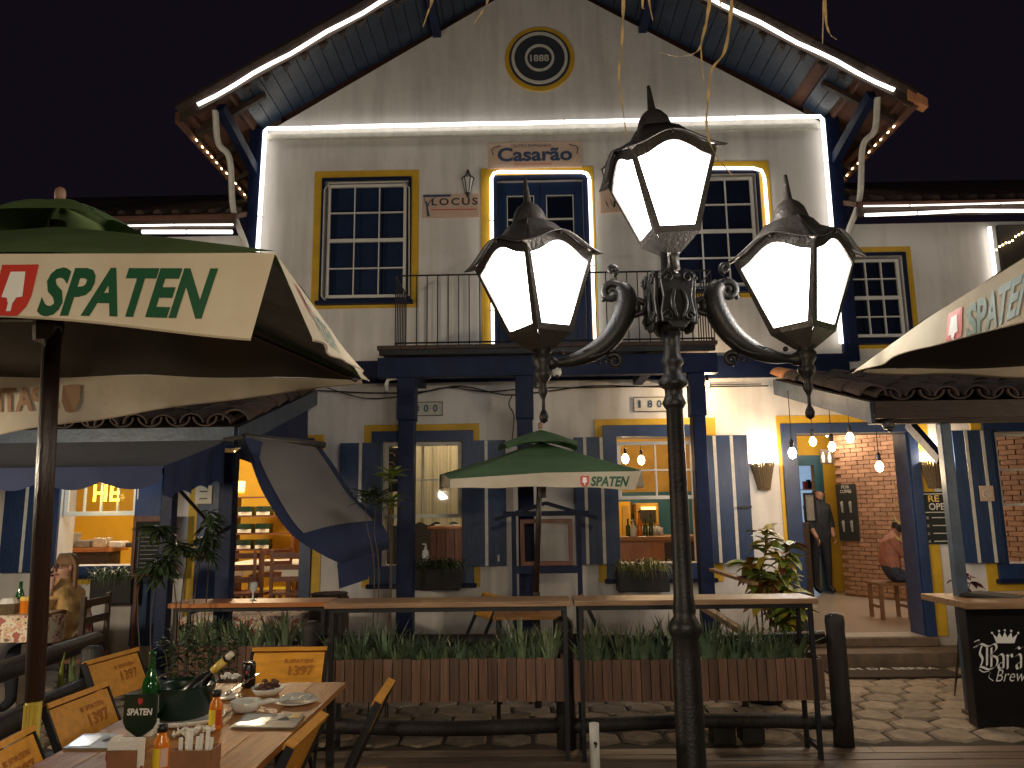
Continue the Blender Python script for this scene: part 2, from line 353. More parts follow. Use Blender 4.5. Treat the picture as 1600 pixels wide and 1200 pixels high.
while yy < D-.1:
    x=-8.4+(row%2)*sx/2
    while x<8.4:
        m_=Matrix.Translation((x+rr.uniform(-.006,.006),yy+rr.uniform(-.006,.006),rr.uniform(-.006,.004)))@Euler((rr.uniform(-.014,.014),rr.uniform(-.014,.014),rr.uniform(-.04,.04))).to_matrix().to_4x4()@Matrix.Scale(rr.uniform(.97,1.0),4)
        if -2.3<x<4.9 and cnt<295: inst(hx,'paver',pav,m_); cnt+=1
        else:
            extra.T=m_; h=hexmb(); 
            base=len(extra.v)
            for p in h.v: extra.v.append(m_@p)
            for f in h.f: extra.f.append(tuple(i+base for i in f)); extra.mi.append(0)
            extra.T=None
        x+=sx
    yy+=sy; row+=1
extra.build('paver_field','paver',pav,kind='stuff')
b=MB(); b.bb(-9,-1,-.033,9,5.61,-.028); deck=b.build('wooden_deck','soil'); tag(deck,None,kind='structure')
y=5.6; i=0
while y>.9:
    w=.135; x=-7
    for x0,x1 in ((-7,-2.1+(i%2)*.7),(-2.1+(i%2)*.7,2.3+(i%3)*.5),(2.3+(i%3)*.5,7)):
        piece('plank','deck',deck,((x0+x1)/2,y-w/2,-.013+rr.uniform(-.002,.002)),(x1-x0-.006,w-.012,.028))
    y-=w; i+=1

# ============================================================ MAIN HOUSE
house = thing('colonial_house','white two storey colonial house with yellow and blue trim, gable roof and light strips','house',(0.3,D,0))
XL=W(418,207,D).x; XR=W(1281,190,D).x; ZT=6.22
XC=.27; APX=8.32; SL=(APX-6.13)/(XC-(-3.18))
XW0,XW1=-3.22,3.76
def R_(*a): return fr(*a,D)
yo = {'W1':R_(489,267,654,482),'DU':R_(752,262,931,536),'W2':R_(1030,253,1208,466),'W4':R_(567,663,750,912),'W5':R_(932,654,1124,905),'D1':R_(1224,648,1464,993),'W3':R_(1318,386,1430,545),'D0':R_(294,690,503,945)}
op = {'W1':R_(506,283,638,468),'DU':R_(778,282,914,534),'W2':R_(1050,272,1186,450),'W4':R_(598,690,722,884),'W5':R_(966,682,1090,880),'D1':R_(1253,676,1432,990),'W3':R_(1325,400,1415,530),'D0':R_(345,700,470,945),'W0':R_(93,740,212,884),'W6':R_(1562,674,1700,880)}
for k in ('D1','D0'):
    a=list(op[k]); a[1]=FL; op[k]=tuple(a); a=list(yo[k]); a[1]=FL; yo[k]=tuple(a)
a=list(op['DU']); a[1]=3.32; op['DU']=tuple(a); a=list(yo['DU']); a[1]=3.32; yo['DU']=tuple(a)
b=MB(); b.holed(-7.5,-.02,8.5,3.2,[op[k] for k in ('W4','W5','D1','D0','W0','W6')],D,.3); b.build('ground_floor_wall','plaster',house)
b=MB(); b.holed(XW0,3.2,XW1,6.13,[op[k] for k in ('W1','DU','W2')],D,.3); b.build('upper_wall','plaster',house)
b=MB(); b.prism([(XW0,D,6.13),(XW1,D,6.13),(XC,D,APX-.05)],(0,.3,0)); b.build('gable_wall','plaster',house)
for x in (XW0,XW1-.3):
    b=MB(); b.bb(x,D+.3,3.2,x+.3,18,6.13); b.build('side_wall','plaster',house)
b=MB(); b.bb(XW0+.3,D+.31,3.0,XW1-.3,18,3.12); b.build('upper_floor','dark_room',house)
b=MB(); b.holed(XW1+.003,3.2,8.5,4.9,[op['W3']],D,.3); b.build('wing_wall','plaster',house)
b=MB(); b.bb(-7.5,D,3.2,XW0-.003,D+.3,4.9); b.build('wing_wall','plaster',house)
# string course, blue band, corner boards, ledge
b=MB(); b.bb(XL+.02,D-.05,6.10,XR-.03,D,6.17); b.build('string_course','stripe',house,bevel=.008)
z0=W(560,600,D).z; z1=W(560,565,D).z
b=MB(); b.bb(-2.33,D-.035,z0,3.72,D,z1); b.build('blue_band','navy',house,bevel=.004)
for x0,x1 in ((XL-.19,XL-.04),(XR+.03,XR+.20)):
    b=MB(); b.bb(x0,D-.07,3.25,x1,D,6.25); b.build('corner_board','navy',house,bevel=.006)
# yellow painted surrounds (a raised plaster band) and blue casings
def ring(name,o,i,m,y,t,parent,bottom=True):
    b=MB(); b.holed(o[0],o[1],o[2],o[3],[(i[0],i[1] if bottom else o[1]-1,i[2],i[3])],y,t); return b.build(name,m,parent,bevel=.003)
def grow(r,l,bt,rt,tp): return (r[0]-l,r[1]-bt,r[2]+rt,r[3]+tp)
cas = {k:grow(op[k],.035,.035,.035,.035) for k in ('W1','W2','W3')}
cas['DU']=grow(op['DU'],.06,0,.06,.06); cas['W4']=grow(op['W4'],.13,.20,.13,.12); cas['W5']=grow(op['W5'],.15,.17,.13,.13); cas['D1']=grow(op['D1'],.16,0,.10,.11)
cas['D0']=grow(op['D0'],.26,0,.13,.1); cas['W0']=grow(op['W0'],.1,.1,.26,.1); cas['W6']=grow(op['W6'],.12,.17,.12,.12)
yo['W0']=grow(cas['W0'],.1,.1,.1,.1); yo['W6']=grow(cas['W6'],.12,.12,.12,.12)
for k in yo:
    door = k in ('D1','D0','DU')
    c=cas[k]; o=list(yo[k])
    o=[min(o[0],c[0]-.04),o[1] if door else min(o[1],c[1]-.03),max(o[2],c[2]+.04),max(o[3],c[3]+.04)]
    ring('yellow_surround',o,c,'yellow',D-.012,.014,house,not door)
    ring('casing',c,op[k],'blue' if k not in('W1','W2','W3','DU') else 'navy',D-.04,.037,house,not door)
    if not door:
        b=MB(); b.bb(c[0]-.03,D-.09,c[1]-.035,c[2]+.03,D-.01,c[1]+.01); b.build('window_sill','navy',house,bevel=.005)
def sash(k, rect, cols, rows, y, m='white', rail=.035, mun=.014, glass='darkglass', mid=True, wname='window'):
    """sash: connected frame with glazing bars, each pane a sub-part"""
    x0,z0,x1,z1=rect; w=sub_empty(wname,house); holes=[]; pw=(x1-x0-2*rail-(cols-1)*mun)/cols
    gaps=[mun]*(rows-1)
    if mid and rows%2==0: gaps[rows//2-1]=rail*1.2
    ph=(z1-z0-2*rail-sum(gaps))/rows; z=z0+rail
    for r in range(rows):
        for c in range(cols):
            xx=x0+rail+c*(pw+mun); holes.append((xx,z,xx+pw,z+ph))
            piece('pane',glass,w,(xx+pw/2,y+.012,z+ph/2),(pw+.006,.004,ph+.006))
        z+=ph+(gaps[r] if r<rows-1 else 0)
    b=MB(); b.holed(x0,z0,x1,z1,holes,y-.012,.035); b.build('sash_frame',m,w,bevel=.002)
    return w
for k in ('W1','W2','W3'):
    r=op[k]; w=sash(k,grow(r,-.03,-.03,-.03,-.03),3,4,D+.03,glass='glass')
    # inner blue shutters seen behind the glass
    n=3; ww=(r[2]-r[0])/n
    for i in range(n):
        piece('inner_shutter','blue' if k=='W1' else 'navy',w,(r[0]+ww*(i+.5),D+.16,(r[1]+r[3])/2),(ww-.02,.03,r[3]-r[1]+.02))
    for i in (1,2): piece('shutter_gap','stripe',w,(r[0]+ww*i-.03,D+.17,(r[1]+r[3])/2),(.022,.012,r[3]-r[1]))
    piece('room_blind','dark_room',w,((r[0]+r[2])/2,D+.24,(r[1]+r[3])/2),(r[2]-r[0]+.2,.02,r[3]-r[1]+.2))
# upper balcony door
r=op['DU']; dw=(r[2]-r[0])/2
for i in range(2):
    x0=r[0]+i*dw+.003; x1=x0+dw-.006; g=[]
    ins=.08; rows=4; ph=.30
    for q in range(rows): g.append((x0+ins+(.04 if i==0 else 0),r[3]-.16-(q+1)*ph,x1-ins-(.04 if i else 0),r[3]-.16-q*ph-.02))
    lf=MB().holed(x0,r[1],x1,r[3],g,D+.05,.045).build('door','blue',house,bevel=.003)
    for h in g:
        ring('pane_bead',grow(h,.012,.012,.012,.012),h,'stripe',D+.042,.012,lf)
        piece('pane','darkglass',lf,((h[0]+h[2])/2,D+.07,(h[1]+h[3])/2),(h[2]-h[0],.006,h[3]-h[1]))
# gable plaque 1888
c=W(843,93,D); ros=thing('round_plaque','round blue gable plaque with white rings and the year 1888','plaque',c)
def disc(r0,r1,y0,y1,m,n):
    b=MB()
    if r0==0: b.prism([(c.x+r1*cos(2*pi*k/48),y0,c.z+r1*sin(2*pi*k/48)) for k in range(48)],(0,y1-y0,0))
    else:
        for k in range(48):
            a,e=2*pi*k/48,2*pi*(k+1)/48
            P=lambda r,t,y:(c.x+r*cos(t),y,c.z+r*sin(t))
            b.quad(P(r0,a,y0),P(r0,e,y0),P(r1,e,y0),P(r1,a,y0)); b.quad(P(r1,a,y0),P(r1,e,y0),P(r1,e,y1),P(r1,a,y1)); b.quad(P(r0,a,y0),P(r0,a,y1),P(r0,e,y1),P(r0,e,y0))
    return b.build(n,m,ros)
disc(.375,.43,D-.02,D,'yellow','yellow_rim'); disc(0,.375,D-.03,D,'print_dark','disc'); disc(.31,.345,D-.045,D-.02,'stripe','outer_ring'); disc(.15,.18,D-.045,D-.02,'stripe','inner_ring')
put_text('1888',flat_fn((c.x-.115,D-.034,c.z-.045),(1,0,0),(0,0,1)),0,0,.23,.09,'year','stripe',ros,off=.02)
# -------- roof
YF=7.75; roof=thing('main_roof','steep clay tile gable roof over the upper storey with lit bargeboards','roof',(XC,YF,APX)); EX=3.98
SLR=(APX-.02-5.9)/EX
def rz(x): return APX-.0-abs(x-XC)*SLR
for sgn,nm in ((-1,'left'),(1,'right')):
    xe=XC+sgn*EX
    P=lambda t,y,dz: (XC+sgn*EX*t, y, rz(XC+sgn*EX*t)+dz)
    b=MB(); b.prism([P(0,YF+.05,.05),P(1,YF+.05,.05),P(1,YF+.05,.09),P(0,YF+.05,.09)],(0,10.4,0)); b.build('roof_deck','rust',roof)
    # blue soffit boards under the front overhang, running front to back
    n=26
    for i in range(n):
        t0=(i+.03)/n*.86; t1=(i+.97)/n*.86
        if sgn==1 and i==n-3: continue
        p=[P(t0,YF+.06,.0),P(t1,YF+.06,.0),P(t1,YF+.06,.022),P(t0,YF+.06,.022)]
        MB().prism(p,(0,D-YF-.06,0)).build('soffit_board','soffit',roof)
    # bargeboard
    b=MB(); b.prism([P(0,YF,-.06),P(1,YF,-.06),P(1,YF,.10),P(0,YF,.10)],(0,.035,0)); b.build('bargeboard','darkwood',roof)
    # rafters and battens seen from below at the eave
    for i in range(9):
        y=YF+.35+i*.62
        b=MB(); b.prism([P(.80,y,-.06),P(.995,y,-.06),P(.995,y,.04),P(.80,y,.04)],(0,.06,0)); b.build('rafter','darkwood',roof)
    for t in (.88,.93,.985):
        b=MB(); b.prism([P(t-.008,YF+.05,-.0),P(t,YF+.05,0),P(t,YF+.05,.045),P(t-.008,YF+.05,.045)],(0,6,0)); b.build('batten','rust',roof)
    b=MB(); b.prism([P(1.0,YF+.02,-.02),P(1.015,YF+.02,-.02),P(1.015,YF+.02,.09),P(1.0,YF+.02,.09)],(0,10,0)); b.build('eave_fascia','rust',roof)
    if sgn==1: MB().prism([P(.985,YF-.03,-.02),P(1.035,YF-.03,.0),P(1.035,YF-.03,.10),P(.985,YF-.03,.12)],(0,.12,0)).build('eave_end_tile','newtile',roof)
    # verge tiles along the front
    for i in range(15):
        t0=i/15; t1=(i+1.15)/15; a=Vector(P(t0,YF+.04,.13)); e=Vector(P(min(t1,1.03),YF+.04,.11))
        b=MB(); d=(e-a); 
        b.tube([a,e],[.065,.082],8); b.build('verge_tile','rooftile',roof)
    # fretwork pendants below the bargeboard
    for i in range(13):
        t=.30+i*.052
        if t>.84: continue
        c0=Vector(P(t,YF+.02,-.085)); b=MB()
        prof=[(0,.05),(.02,.03),(.05,.035),(.055,.0),(.03,-.01),(.025,-.04),(0,-.075),(-.025,-.04),(-.03,-.01),(-.055,0),(-.05,.035),(-.02,.03)]
        b.prism([(c0.x+a,c0.y,c0.z+z) for a,z in prof],(0,.012,0)); b.build('fretwork','darkwood',roof)
    # LED strip on the bargeboard
    pts=[Vector(P(t/20,YF-.02,-.005))+Vector((0,0,.012*sin(t*1.7))) for t in range(0,20)]; MB().tube(pts,.02,6).build('led_strip','led',roof)
    # fairy lights on the side eave
    nl=16 if sgn<0 else 11
    for i in range(nl):
        y=YF+.45+i*(.15 if sgn<0 else .16)+random.uniform(-.02,.02)
        MB().ball(P(1.0,y,-.045+random.uniform(-.01,.01)),(.011,.026,.011),6).build('fairy_light','fairy',roof)
    # purlin ends under the soffit
    for t in (.32,):
        q=P(t,0,0); MB().bb(q[0]-.05,YF+.1,q[2]-.12,q[0]+.05,D,q[2]-.005).build('purlin','navy',roof)
    q=P(.70 if sgn<0 else .80,0,0)
    # curved bracket, from bargeboard down to the corner board
    x0=(XL-.115) if sgn<0 else (XR+.115)
    pth=catmull([(x0+sgn*.17,YF+.08,rz(x0+sgn*.17)-.1),(x0+sgn*.19,YF+.25,rz(x0)-.50),(x0+sgn*.11,D-.55,5.6),(x0+sgn*.14,D-.30,5.1),(x0+sgn*.05,D-.12,4.75),(x0,D-.06,4.45)],6)
    b=MB()
    for i in range(len(pth)-1):
        b.bar(pth[i],pth[i+1]+(pth[i+1]-pth[i])*.1,.045,.06,up=(1,0,0))
    # joined into one body by sweeping
    b=MB(); b.tube(pth,.036,6); b.build('curved_bracket','stripe',roof)
    MB().bar((x0,D-.02,rz(x0)-.55),(x0+sgn*.12,YF+.1,rz(x0+sgn*.12)-.09),.09,.12).build('bracket_strut','navy',roof)
MB().tube([(XC,YF,APX+.13),(XC,18,APX+.13)],.11,8).build('ridge_tile','rooftile',roof)
# small hanging lanterns under the eaves
for px,py,d,lab in ((364,200,8.6,'small unlit lantern hanging under the left eave of the main roof'),(1335,185,8.6,'small unlit lantern hanging under the right eave of the main roof')):
    p=W(px,py,d); t=thing('eave_lantern',lab,'lantern',p,'lanterns under the eaves')
    MB().lathe([(.05,-.1),(.075,.06)],p,4).build('pane','tissue',t); MB().lathe([(.09,.06),(.03,.12),(.01,.16)],p,4).build('cap','bronze',t); MB().tube([p+Vector((0,0,.16)),p+Vector((0,0,.42))],.006,5).build('hook','bronze',t)
    MB().lathe([(.02,-.15),(.055,-.1)],p,6).build('base','bronze',t)
# wings roofs and LED
wr=thing('wing_roof','low dark tiled roof over the right wing of the house','roof',(6,8.3,4.9))
zz=4.95
MB().prism([(XW1+.03,8.3,zz),(XW1+.03,13,zz+2.3),(XW1+.03,13,zz+2.36),(XW1+.03,8.3,zz+.06)],(5,0,0)).build('roof_deck','rust',wr)
MB().bb(XW1+.04,8.30,zz-.10,8.7,8.34,zz).build('eave_board','darkwood',wr)
for i in range(22):
    x=XW1+.15+i*.21; MB().tube([(x,8.40,zz+.12),(x,10.4,zz+1.10)],[.05,.07],8).build('tile_row','rooftile',wr)
wl=thing('wing_roof','low dark tiled roof over the left wing of the house','roof',(-5,8.3,4.9))
MB().prism([(XW0-.03,8.3,zz),(XW0-.03,13,zz+2.3),(XW0-.03,13,zz+2.36),(XW0-.03,8.3,zz+.06)],(-5,0,0)).build('roof_deck','rust',wl)
MB().bb(XW0-.04,8.30,zz-.10,-8,8.34,zz).build('eave_board','darkwood',wl)
for i in range(14):
    x=XW0-.15-i*.21; MB().tube([(x,8.40,zz+.12),(x,10.4,zz+1.10)],[.05,.07],8).build('tile_row','rooftile',wl)
def led(pts,parent=house,r=.021,nm='led_strip'): 
    q=[]; pts=[Vector(p) for p in pts]
    for i in range(len(pts)-1):
        n=max(1,int((pts[i+1]-pts[i]).length/.5))
        for k in range(n): q.append(pts[i].lerp(pts[i+1],k/n)+(Vector((0,0,random.uniform(-.006,.006))) if 0<k<n else Vector()))
    q.append(pts[-1]); o=MB().tube(q,r,6).build(nm,'led',parent)
    for k in range(1,len(q)-1,2):
        if (q[k+1]-q[k]).length>.2 and k%2: dd=(q[k+1]-q[k]).normalized(); MB().tube([q[k],q[k]+dd*.012],r*1.12,6).build('light_clip','menu_grey',parent)
    return o
yL=D-.085
led([(XL-.03,yL,4.55),(XL,yL,ZT-.03),(XL+.03,yL,ZT),(XR-.03,yL,ZT+.01),(XR,yL,ZT-.03),(XR-.005,yL,3.45)],r=.026)
a=W(768,272,D); e=W(920,272,D); zb=3.36
led([(a.x,D-.06,zb),(a.x,D-.06,a.z-.08),(a.x+.03,D-.06,a.z-.02),(a.x+.09,D-.06,a.z),(e.x-.09,D-.06,e.z),(e.x-.03,D-.06,e.z-.02),(e.x,D-.06,e.z-.08),(e.x+.01,D-.06,zb)])
a=W(1046,266,D); e=W(1191,266,D); zb=W(1100,455,D).z
led([(a.x,D-.06,zb),(a.x,D-.06,a.z-.08),(a.x+.03,D-.06,a.z-.02),(a.x+.09,D-.06,a.z),(e.x-.12,D-.06,e.z),(e.x-.03,D-.06,e.z-.03),(e.x,D-.06,e.z-.12),(e.x+.01,D-.06,zb),(a.x,D-.06,zb)])
a=W(509,289,D); e=W(640,470,D); o_=MB().tube([(a.x,D-.05,e.z+.06),(a.x,D-.05,a.z-.08),(a.x+.06,D-.05,a.z),(e.x-.08,D-.05,a.z),(e.x-.01,D-.05,a.z-.08),(e.x,D-.05,e.z+.05),(e.x-.06,D-.05,e.z),(a.x+.06,D-.05,e.z),(a.x,D-.05,e.z+.06)],.008,6).build('unlit_light_hose','stripe',house)
led([(XW1+.1,8.26,4.84),(5.0,8.26,4.87),(6.9,8.26,4.84)],wr,.018); led([(XW1+.1,8.27,4.95),(6.9,8.27,4.96)],wr,.008)
a=W(1541,358,D); led([(a.x,D-.06,a.z),(a.x,D-.06,3.4)],house,.024)
led([(XW0-.05,8.26,4.78),(-4.3,8.26,4.80)],wl,.022); led([(XW0-.05,8.27,4.87),(-4.6,8.27,4.88)],wl,.010)
MB().bb(W(1545,450,D).x,D-.3,3.2,8.6,D-.25,4.75).build('dark_lattice','dark_room',house)
for i in range(12):
    p=W(1552+i*5,392-i*3+random.uniform(-2,2),8.35); MB().ball(p,.012,6).build('fairy_light','fairy',wr)
# -------- balcony
bal=thing('balcony','dark timber balcony with a thin iron railing above the blue posts','balcony',(.27,7.8,3.2)); YB=7.8
bx0=W(590,545,YB).x; bx1=W(1120,540,YB).x
n=14
for i in range(n):
    x=bx0+(bx1-bx0)*(i+.5)/n; piece('floor_board','darkwood',bal,(x,(YB+D)/2-.03,3.30),((bx1-bx0)/n-.006,D-YB+.04,.04))
MB().bb(bx0+.02,YB-.02,3.225,bx1-.02,YB+.03,3.278).build('floor_edge','iron',bal)
zbT=W(850,555,YB).z; zbB=W(850,586,YB).z
MB().bb(bx0,YB,zbB,bx1,YB+.13,zbT).build('front_beam','navy',bal,bevel=.006)
for x in (bx0+.35,.1,1.3,bx1-.35): MB().bb(x-.05,YB+.14,zbB+.02,x+.05,D-.04,zbT+.03).build('joist','navy',bal)
for px0,px1,py in ((622,650,600),(805,833,600),(1076,1100,600)):
    xa=W(px0,py,YB+.05).x; xb=W(px1,py,YB+.05).x; dd=xb-xa
    MB().bb(xa+.012,YB+.0,-.02,xb-.012,YB+dd,2.55).build('post','navy',bal,bevel=.008)
    MB().bb(xa,YB-.01,2.55,xb,YB+dd+.01,zbB-.002).build('post_head','navy',bal,bevel=.006)
rx0=W(618,430,YB).x; rx1=W(1112,430,YB).x; zr=4.09; zlo=3.36
for z in (zr,zlo):
    MB().tube([(rx0,D-.06,z),(rx0,YB+.03,z),(rx1,YB+.03,z),(rx1,D-.06,z)],.010,5).build('rail','iron',bal)
n=31
for i in range(n):
    x=rx0+(rx1-rx0)*i/(n-1); piece('baluster','iron',bal,(x,YB+.03,(zr+3.32)/2),(.011,.011,zr-3.32))
for i in range(1,7):
    for x in (rx0,rx1): piece('baluster','iron',bal,(x,YB+.03+i*.115,(zr+3.32)/2),(.011,.011,zr-3.32))
# ground floor shutters: boards with pale joint strips between
def shutter(rect, strips, m='blue_board', y=D-.075, lab=None, yaw=0):
    x0,z0,x1,z1=rect; sh=sub_empty('shutter',house)
    if lab: sh['label']=lab
    xs=[x0]+strips+[x1]
    for i in range(len(xs)-1): piece('board',m,sh,((xs[i]+xs[i+1])/2,y,(z0+z1)/2),(xs[i+1]-xs[i]-.016,.035,z1-z0))
    for s in strips: piece('joint_strip','stripe',sh,(s,y-.014,(z0+z1)/2),(.034,.016,z1-z0-.01))
    for z in (z0+.25,z1-.25): piece('batten',m,sh,((x0+x1)/2,y+.026,z),(x1-x0-.04,.02,.08))
    return sh
def sx_(px,py): return W(px,py,D-.09).x
shutter(fr(528,692,596,886,D-.09),[sx_(562,780)]); shutter(fr(722,688,792,885,D-.09),[sx_(760,780)])
s=shutter(fr(897,683,965,882,D-.09),[sx_(916,780),sx_(942,780)]); s=shutter(fr(1097,680,1174,880,D-.09),[sx_(1121,780),sx_(1148,780)])
piece('bolt','iron',s,W(1163,792,D-.13),(.16,.02,.02)); 
piece('bolt','stripe',s,W(779,872,D-.13),(.02,.02,.07))
s=shutter(fr(1497,672,1561,880,D-.09),[sx_(1519,775),sx_(1545,775)])
shutter(fr(2,757,90,895,D-.09),[sx_(38,825)]); 
MB().bb(*[v for v in (sx_(215,800),D-.1,FL,sx_(262,800),D-.02,2.3)]).build('folded_shutter','blue_board',house)
# ground floor sashes
r=op['W4']; sash('W4',(r[0]+.01,r[1]+.52,r[2]-.01,r[3]-.005),2,2,D+.05,'stripe',.04,.018,'glass',False)
r=op['W5']; zr0=W(1020,780,D).z; sash('W5',(r[0]+.01,zr0-.0,r[2]-.01,r[3]-.05),2,2,D+.05,'white',.04,.02,'glass',False)
r=op['W0']; sash('W0',(r[0]+.01,W(150,806,D).z,r[2]-.01,r[3]-.01),4,1,D+.05,'white',.05,.02,'glass',False)
r=op['W6']; z6=(r[1]+r[3])/2; sash('W6',(r[0]+.03,z6-.1,r[2]-.03,r[3]-.02),2,2,D+.05,'stripe',.03,.02,'glass',False)
# door jamb D1
r=op['D1']
for x in (r[0]-.06,r[2]-.02): MB().bb(x,D-.002,FL,x+.08,D+.305,r[3]+.02).build('door_jamb','blue',house,bevel=.004)
# step and threshold
b=MB(); b.bb(2.6,8.25,-.02,6.4,D-.003,.135); st=b.build('door_step','step'); tag(st,None,kind='structure')
MB().bb(r[0]-.1,8.62,.137,r[2]+.1,D+.29,FL-.002).build('threshold','step',house,bevel=.01)
p0=Wz(1318,1020,.0)
b=MB(); ma=thing('door_mat','brown coir doormat with pale lettering lying before the door step','doormat',(3.6,7.9,0)); b.bb(2.95,7.72,.002,4.15,8.2,.02); b.build('coir','mat',ma,bevel=.004)
put_text('GEM DA SERRA',flat_fn((3.02,8.02,.024),(1,0,0),(0,1,0)),0,0,1.05,.1,'lettering','stripe',ma,off=.02)
# number plates
for (x0,y0,x1,y1),lab in (((626,628,692,650),'white number plate above the window left of the umbrella'),((990,620,1058,643),'white number plate above the window behind the lamp post')):
    q=fr(x0,y0,x1,y1,D-.02); t=thing('number_plate',lab,'number plate',((q[0]+q[2])/2,D,(q[1]+q[3])/2),'number plates over the windows')
    MB().bb(q[0],D-.02,q[1],q[2],D,q[3]).build('plate','stripe',t); ring('plate_edge',q,grow(q,-.008,-.008,-.008,-.008),'iron',D-.024,.005,t)
    for i,ch in enumerate('1800'): put_text(ch,flat_fn((q[0]+.055+i*.105,D-.026,q[1]+.045),(1,0,0),(0,0,1)),0,0,.026 if ch=='1' else .052,.085,'digit','print_blue',t,off=.02)
# ============================================================ SIGNS ON THE FACADE
X=(1,0,0); Z=(0,0,1)
def board(name,label,cat,q,m,y=D-.03,t=.028,nm='panel',group=None):
    o=thing(name,label,cat,((q[0]+q[2])/2,y,(q[1]+q[3])/2),group); MB().bb(q[0],y,q[1],q[2],y+t,q[3]).build(nm,m,o,bevel=.002); return o
q=fr(763,222,909,262,D-.03); t=board('shop_sign','faded pink sign with blue Casarão lettering over the balcony door','sign',q,'sign_pink')
w=q[2]-q[0]; h=q[3]-q[1]; F=flat_fn((q[0],D-.034,q[1]),X,Z)
put_text('CENTRO EMPRESARIAL',F,.27,h*.80,.5,h*.12,'small_lettering','print_dark',t); put_text('Casarão',F,.11,h*.25,w*.80,h*.55,'lettering','print_blue',t,off=.03); put_text('ESPAÇO COWORKING',F,.32,h*.07,.44,h*.1,'small_lettering','print_red',t)
for sx_2 in (0,1):
    b=MB(); c0=(q[0]+.06+ (w-.12)*sx_2, D-.034, q[3]-.06); sg=1-2*sx_2
    b.tube([(c0[0]+sg*.0,c0[1],c0[2]-.1),(c0[0]-sg*.02,c0[1],c0[2]-.03),(c0[0]+sg*.01,c0[1],c0[2]),(c0[0]+sg*.09,c0[1],c0[2]+.02)],.006,4); b.build('scroll_mark','print_dark',t)
q=fr(660,303,749,339,D-.03); t=board('shop_sign','pink sign with LOCUS lettering and a tree beside the upper left window','sign',q,'sign_pink'); F=flat_fn((q[0],D-.034,q[1]),X,Z); w=q[2]-q[0]; h=q[3]-q[1]
put_text('LOCUS',F,.11,h*.5,w-.13,h*.32,'lettering','print_dark',t,off=.025,space=1.3)
MB().bb(q[0]+.11,D-.033,q[1]+h*.3,q[2]-.03,D-.0315,q[1]+h*.335).build('fine_print_line','print_red',t)
b=MB(); b.tube([F(.075,.01),F(.06,.1),F(.05,.2)],[.018,.012,.006],5); b.tube([F(.058,.13),F(.09,.2),F(.18,h-.03)],[.008,.006,.003],4); b.tube([F(.055,.15),F(.03,.2),F(.02,h-.03)],[.008,.005,.003],4); b.build('tree_print','print_blue',t)
b=MB(); b.bb(q[0]+.01,D-.0335,q[3]-.035,q[0]+.34,D-.0315,q[3]-.008); b.build('foliage_print','print_blue',t)
q=fr(938,296,1005,331,D-.03); t=board('shop_sign','small pink sign with a leafy W mark half hidden by the tallest lantern','sign',q,'sign_pink'); F=flat_fn((q[0],D-.034,q[1]),X,Z)
for k,(a,c_) in enumerate(((.05,.17),(.11,.06),(.14,.19))): MB().poly([F(a,.17),F(a+.035,.10),F(a+.055,.04),F(a+.02,.10)]).build('leaf_mark','print_green' if k else 'print_dark',t)
MB().poly([F(.16,.04),F(.21,.2),F(.185,.2),F(.15,.08)]).build('leaf_mark','print_green',t)
put_text('U',F,.29,.13,.05,.06,'lettering','print_dark',t)
# small wall lanterns
def wall_lantern(px,py,label):
    p=W(px,py,D-.16); t=thing('wall_lantern',label,'wall lamp',p,'small wall lanterns upstairs')
    MB().lathe([(.03,-.14),(.065,.04)],p,6).build('pane','tissue',t); b=MB(); b.lathe([(.085,.04),(.05,.075),(.03,.10),(.012,.15)],p,6); b.build('cap','bronze',t)
    for k in range(6):
        a=2*pi*k/6; MB().tube([p+Vector((.03*cos(a),.03*sin(a),-.14)),p+Vector((.067*cos(a),.067*sin(a),.04))],.006,4).build('frame_bar','bronze',t)
    MB().lathe([(.008,-.20),(.018,-.17),(.035,-.14)],p,6).build('base','bronze',t)
    MB().tube([p+Vector((0,0,.1)),p+Vector((0,.05,.14)),p+Vector((0,.14,.06))],.009,5).build('arm','bronze',t)
    MB().tube([p+Vector((0,.14,.13)),W(px+1,212,D-.01)],.004,4).build('cable','stripe',t)
wall_lantern(731,284,'small unlit bronze wall lantern above the LOCUS sign'); wall_lantern(950,270,'small unlit bronze wall lantern right of the balcony door')
# wicker wall sconces, lit
def sconce(px,py,d,label,dark=False):
    p=W(px,py,d); t=thing('wall_sconce',label,'wall lamp',p,'wicker wall sconces'); b=MB()
    for k in range(15):
        a=pi+pi*k/14; MB().tube([p+Vector((.075*cos(a)*.75,.11+.075*sin(a)*.75,-.17+.02*(k%2))),p+Vector((.125*cos(a),.13+.125*sin(a),.13+random.uniform(-.012,.012)))],.013,5).build('reed','wicker',t)
    MB().ball(p+Vector((0,.07,.10)),.03,8).build('bulb','sconce_glow',t)
    plight('sconce_bulb',p+Vector((0,.05,.18)),24,(1,.78,.52),.03)
sconce(1197,741,D-.14,'lit wicker wall sconce left of the entrance'); sconce(1466,738,D-.14,'lit wicker wall sconce right of the entrance')
